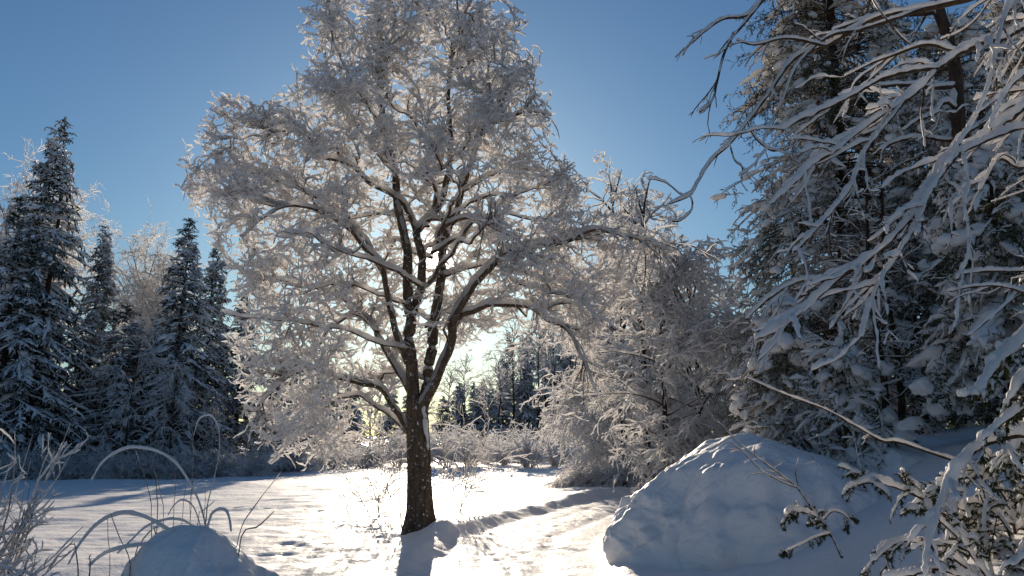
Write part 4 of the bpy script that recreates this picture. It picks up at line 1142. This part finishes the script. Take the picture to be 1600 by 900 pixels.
# ------------------------------------------------------------------ lower right: laden boughs and twigs close by
def small_plant(name, label, cat, lines, Yb, rng, group=None, th=.02, d1=6, l1=(.12, .35), d2=8, l2=(.05, .14), needle=0, m=M_TWIG, tmin=.1, grav=.1, rr0=None, lump=.35, K=60, flat=.3, gap=.05):
    first = None
    for px, y0, y1, r0, t_ in lines:
        n = len(px); c = np.array([P(a, b, y0 + (y1 - y0) * k / (n - 1)) for k, (a, b) in enumerate(px)])
        if first is None:
            first = c[0].copy(); root = thing(name, label, cat, first, group)
        bough(root, first, c, r0, .004, rng, t_, K, d1, l1, d2, l2, name='branch', m=m, grav=grav, needle=needle, tmin=tmin, lump=lump, S=12, flat=flat, gap=gap)
    return root
rng = np.random.default_rng(101)
small_plant('bent_sapling', 'sapling bowed to the ground under thick snow at the bottom right', 'sapling',
            [([(1700, 760), (1660, 710), (1610, 682), (1560, 688), (1520, 708), (1490, 748), (1468, 795), (1452, 845), (1446, 905)], 5.6, 4.9, .022, .055)], 0, rng, d1=7, l1=(.15, .5), d2=8, l2=(.06, .2), grav=.25)
x0 = P(1790, 700, 6.3)[0]; eb = np.array([x0, 6.3, hz(x0, 6.3) - .1])
edge = near_conifer(77, 3.1, .85, eb, 'young spruce at the right picture edge, its heavy snowy boughs hanging above the bowed sapling', 1.6, 80, hang=1.0, name='young_spruce', needle=14)
for px, y0, y1, r0, t_ in [([(1760, 500), (1680, 510), (1620, 525), (1580, 550), (1548, 585), (1530, 620)], 5.6, 5.0, .014, .065),
             ([(1690, 560), (1650, 590), (1610, 630), (1570, 660), (1535, 690)], 5.5, 5.1, .010, .05),
             ([(1680, 530), (1640, 560), (1600, 590), (1575, 630)], 5.4, 5.2, .010, .05),
             ([(1760, 600), (1690, 610), (1640, 640), (1600, 680), (1575, 715)], 6.4, 6.1, .014, .07),
             ([(1720, 640), (1680, 690), (1640, 730), (1610, 780)], 6.4, 6.2, .012, .06),
             ([(1740, 570), (1680, 575), (1630, 600), (1590, 640), (1560, 690)], 6.2, 5.9, .012, .07)]:
    c = np.array([P(a, b, y0 + (y1 - y0) * k / (len(px) - 1)) for k, (a, b) in enumerate(px)])
    c = np.vstack([np.array([eb[0], eb[1], c[0][2] - .1]), c])
    bough(edge, eb, c, r0, .004, rng, t_, 60, 13, (.1, .32), 15, (.04, .1), name='bough', grav=.35, needle=26, S=12)
small_plant('juniper_bush', 'low juniper with green needles half under snow, below the bowed sapling', 'bush',
            [([(1560, 930), (1520, 860), (1470, 800), (1420, 770), (1370, 755), (1330, 760)], 6.0, 5.8, .014, .04),
             ([(1560, 930), (1500, 880), (1440, 850), (1400, 850), (1362, 880)], 5.8, 5.6, .012, .035),
             ([(1560, 930), (1540, 850), (1540, 790), (1560, 740), (1590, 710)], 6.1, 6.3, .014, .03),
             ([(1560, 930), (1590, 870), (1620, 820), (1660, 790)], 6.0, 6.0, .014, .035),
             ([(1560, 930), (1505, 850), (1460, 805), (1445, 770)], 5.6, 5.4, .010, .035),
             ([(1560, 930), (1510, 905), (1465, 890), (1420, 900), (1380, 905)], 5.4, 5.2, .010, .035)], 0, rng, d1=13, l1=(.12, .4), d2=15, l2=(.04, .12), needle=24, grav=.15)
small_plant('juniper_bush', 'dark green juniper with thick snow pads behind the bowed sapling', 'bush',
            [([(1590, 870), (1580, 800), (1550, 750), (1520, 735), (1480, 742)], 6.9, 6.7, .016, .05),
             ([(1590, 870), (1600, 800), (1610, 750), (1600, 700)], 7.0, 7.1, .016, .045),
             ([(1590, 870), (1550, 830), (1510, 800), (1480, 790), (1450, 805)], 6.9, 6.6, .014, .05),
             ([(1590, 870), (1570, 820), (1540, 790), (1530, 770)], 6.8, 6.5, .012, .045),
             ([(1590, 870), (1560, 860), (1520, 845), (1490, 850)], 6.7, 6.4, .012, .045)], 0, rng, d1=16, l1=(.12, .4), d2=16, l2=(.04, .12), needle=26, grav=.2)
small_plant('fallen_branch', 'long thin snow-topped dead branch slanting across in front of the spruces', 'branch',
            [([(1600, 742), (1540, 728), (1500, 722), (1450, 706), (1400, 690), (1380, 690), (1340, 668), (1290, 640), (1230, 618), (1165, 590)], 8.2, 8.0, .018, .018)], 0, rng, d1=2, l1=(.1, .4), d2=4, tmin=.2)
small_plant('spruce_sprig', 'small green spruce sprig on a dark stem poking from the huge drift', 'sprig',
            [([(1316, 872), (1302, 842), (1285, 815), (1268, 792), (1258, 770)], 8.2, 8.3, .014, .010),
             ([(1290, 822), (1270, 806), (1245, 800), (1228, 806)], 8.2, 8.0, .010, .035),
             ([(1296, 834), (1275, 840), (1250, 852), (1228, 862)], 8.2, 8.0, .008, .012),
             ([(1285, 815), (1300, 800), (1320, 805), (1335, 825)], 8.2, 8.1, .008, .02)], 0, rng, d1=14, l1=(.06, .2), d2=22, l2=(.03, .07), needle=30, grav=.12)
small_plant('bare_twig', 'bare forked twig leaning left over the crest of the huge drift', 'twig',
            [([(1266, 790), (1245, 762), (1215, 738), (1180, 712), (1150, 688), (1126, 662)], 8.4, 8.6, .010, .012),
             ([(1245, 762), (1220, 752), (1190, 735), (1160, 705), (1140, 690)], 8.4, 8.5, .007, .010),
             ([(1250, 768), (1243, 740), (1248, 715)], 8.4, 8.4, .006, .008)], 0, rng, d1=8, l1=(.08, .3), d2=5, l2=(.04, .12), grav=-.03, flat=0, gap=.3)
small_plant('dead_branch', 'short dark crooked branch sticking from snow below the small spruce', 'branch',
            [([(1362, 780), (1350, 758), (1335, 752), (1318, 758), (1304, 772)], 10.5, 10.4, .018, .02),
             ([(1352, 768), (1345, 730), (1338, 700), (1330, 660)], 10.5, 10.6, .02, .03)], 0, rng, d1=5, l1=(.1, .3), d2=6, grav=.1)
small_plant('snowy_twigs', 'snow-caked twig tip in the bottom right corner', 'twig',
            [([(1680, 880), (1640, 870), (1605, 872), (1582, 886)], 4.6, 4.5, .010, .035)], 0, rng, d1=8, l1=(.06, .2), d2=10, needle=10, grav=.2)

# ------------------------------------------------------------------ left foreground: frosted bush, arched canes, stalks
fb = shrub(111, 1.5, .62, 'pale frosted thorny bush at the left picture edge, near the viewer', 44, .012, d1=5, d2=7, l1=(.15, .45), l2=(.05, .16), wob=.17, r0=.006, S=5, droop=.0)
x = P(-15, 700, 6.2)[0]; fb.location = (x, 6.2, hz(x, 6.2) - .05); fb['category'] = 'bush'
fb2 = shrub(112, .62, .5, 'low frosted tangle of twigs at the bottom left corner', 26, .012, d1=8, d2=10, l1=(.15, .4), l2=(.06, .16), wob=.2, r0=.006, S=5)
x = P(-5, 700, 5.6)[0]; fb2.location = (x, 5.6, hz(x, 5.6) - .05); fb2['category'] = 'bush'

def cane(label, px, Y0, Y1, r, th, leaf=False):
    rng = np.random.default_rng(int(px[0][0] * 7 + px[0][1]))
    n = len(px); c = np.array([P(a, b, Y0 + (Y1 - Y0) * k / (n - 1)) for k, (a, b) in enumerate(px)])
    g = c[0] + norm(c[0] - c[1]) * .25; g[2] = min(g[2], c[0][2]) - .12
    c = catmull(np.vstack([g, c]), 84); base = c[0].copy()
    root = thing('arched_cane', label, 'cane', base, 'canes arched under snow behind the pointed mound')
    R = (r * (1 - .6 * np.linspace(0, 1, 84)))[None]
    st = link('stem', MB().add(*tubes(c[None], R, 8)).mesh('stem', [M_STRAW], base), root)
    s = MB().add(*snow_tubes(c[None], R, th, rng, 10, .16, .0, 4, rough=.15, rr=25))
    link('snow', s.mesh('cane_snow', [M_SNOWN], base), st)
    return root
YC = 7.0
cane('longest cane, arched left in a high wide bow', [(322, 825), (310, 783), (293, 750), (273, 723), (247, 707), (213, 700), (187, 705), (160, 723), (142, 752)], YC, YC - .2, .006, .020)
cane('cane looping up highest and hooking back at its tip', [(322, 812), (325, 785), (334, 750), (342, 710), (342, 673), (333, 653), (322, 650), (310, 657), (302, 682)], YC, YC, .005, .014)
cane('cane bowed low to the left, reaching the bottom of the picture', [(285, 842), (267, 832), (233, 812), (200, 803), (173, 808), (147, 824), (123, 853), (106, 884)], YC - .2, YC - .5, .006, .026)
cane('short flat cane lowest of the bowed ones', [(262, 850), (240, 853), (217, 853), (187, 858), (160, 868), (138, 886)], YC - .3, YC - .6, .006, .024)
cane('small snow-covered hook leaning on the mound top', [(326, 818), (332, 803), (343, 797), (354, 800), (359, 815), (361, 832)], YC - .1, YC - .3, .005, .020)
cane('cane bowed between the low and the flat one', [(300, 822), (275, 812), (250, 815), (225, 826), (205, 845), (183, 866)], YC - .1, YC - .4, .005, .016)
cane('pale cane standing a little behind the mound, bowed right to left', [(310, 812), (300, 790), (285, 782), (272, 790), (262, 806)], YC + .3, YC + .3, .004, .012)

def stalks():
    rng = np.random.default_rng(131)
    S = [([(237, 812), (227, 750), (213, 705)], YC, .004), ([(246, 815), (245, 770), (241, 714)], YC + .1, .005), ([(255, 812), (250, 770), (244, 740)], YC + .2, .004),
         ([(272, 800), (273, 770), (274, 730)], YC + .1, .003), ([(285, 806), (287, 780), (289, 752)], YC, .003), ([(297, 820), (297, 790), (300, 745)], YC, .0035),
         ([(301, 760), (302, 720), (302, 684)], YC + .1, .002), ([(203, 880), (187, 840), (172, 800)], YC - .4, .005), ([(172, 890), (170, 850), (168, 802)], YC - .3, .003),
         ([(372, 842), (403, 785), (440, 738)], YC - .1, .004), ([(376, 845), (403, 823), (429, 799)], YC - .2, .007), ([(122, 905), (120, 870), (116, 848)], YC - .6, .007), ([(320, 800), (321, 775), (320, 758)], YC, .0025),
         ([(310, 815), (316, 800), (336, 782)], YC - .1, .004), ([(244, 850), (245, 835), (240, 822)], YC - .2, .009), ([(140, 885), (138, 872), (142, 866)], YC - .6, .008), ([(210, 870), (222, 845), (240, 826)], YC - .3, .006)]
    base = P(260, 850, YC); base[2] = hz(base[0], base[1])
    root = thing('dry_stalks', 'clump of thin upright dry stalks behind the pointed mound', 'grass clump', base)
    for px, Y, r in S:
        pts = [P(a, b, Y) for a, b in px]; g = pts[0] * 1.0; g[2] = min(hz(g[0], g[1]) - .05, g[2] - .05); g[0] += (pts[0][0] - pts[1][0]) * .2
        c = catmull([g] + pts, 24)
        c = c + np.stack([vnoise(c * 9 + s) for s in (1., 5., 9.)], -1) * .006
        R = (r * (1 - .5 * np.linspace(0, 1, 24)))[None]
        k = link('stalk', MB().add(*tubes(c[None], R, 7)).mesh('stalk', [M_STRAW], base), root)
        V, F = snow_tubes((c + np.array([-.002, -.001, 0]))[None], R, .008, rng, 7, .8, .5, 14, rough=.4, rr=60)
        link('snow', MB().add(V, F).mesh('stalk_frost', [M_FROST], base), k)
    return root
stalks()
rng = np.random.default_rng(140)
small_plant('seed_head', 'brown curled seed head on a snowy stalk at the bottom left', 'seed head',
            [([(30, 905), (36, 895), (40, 884), (44, 872)], 5.2, 5.2, .006, .012)], 0, rng, d1=40, l1=(.03, .08), d2=20, l2=(.01, .03), grav=.3, m=M_STRAW)
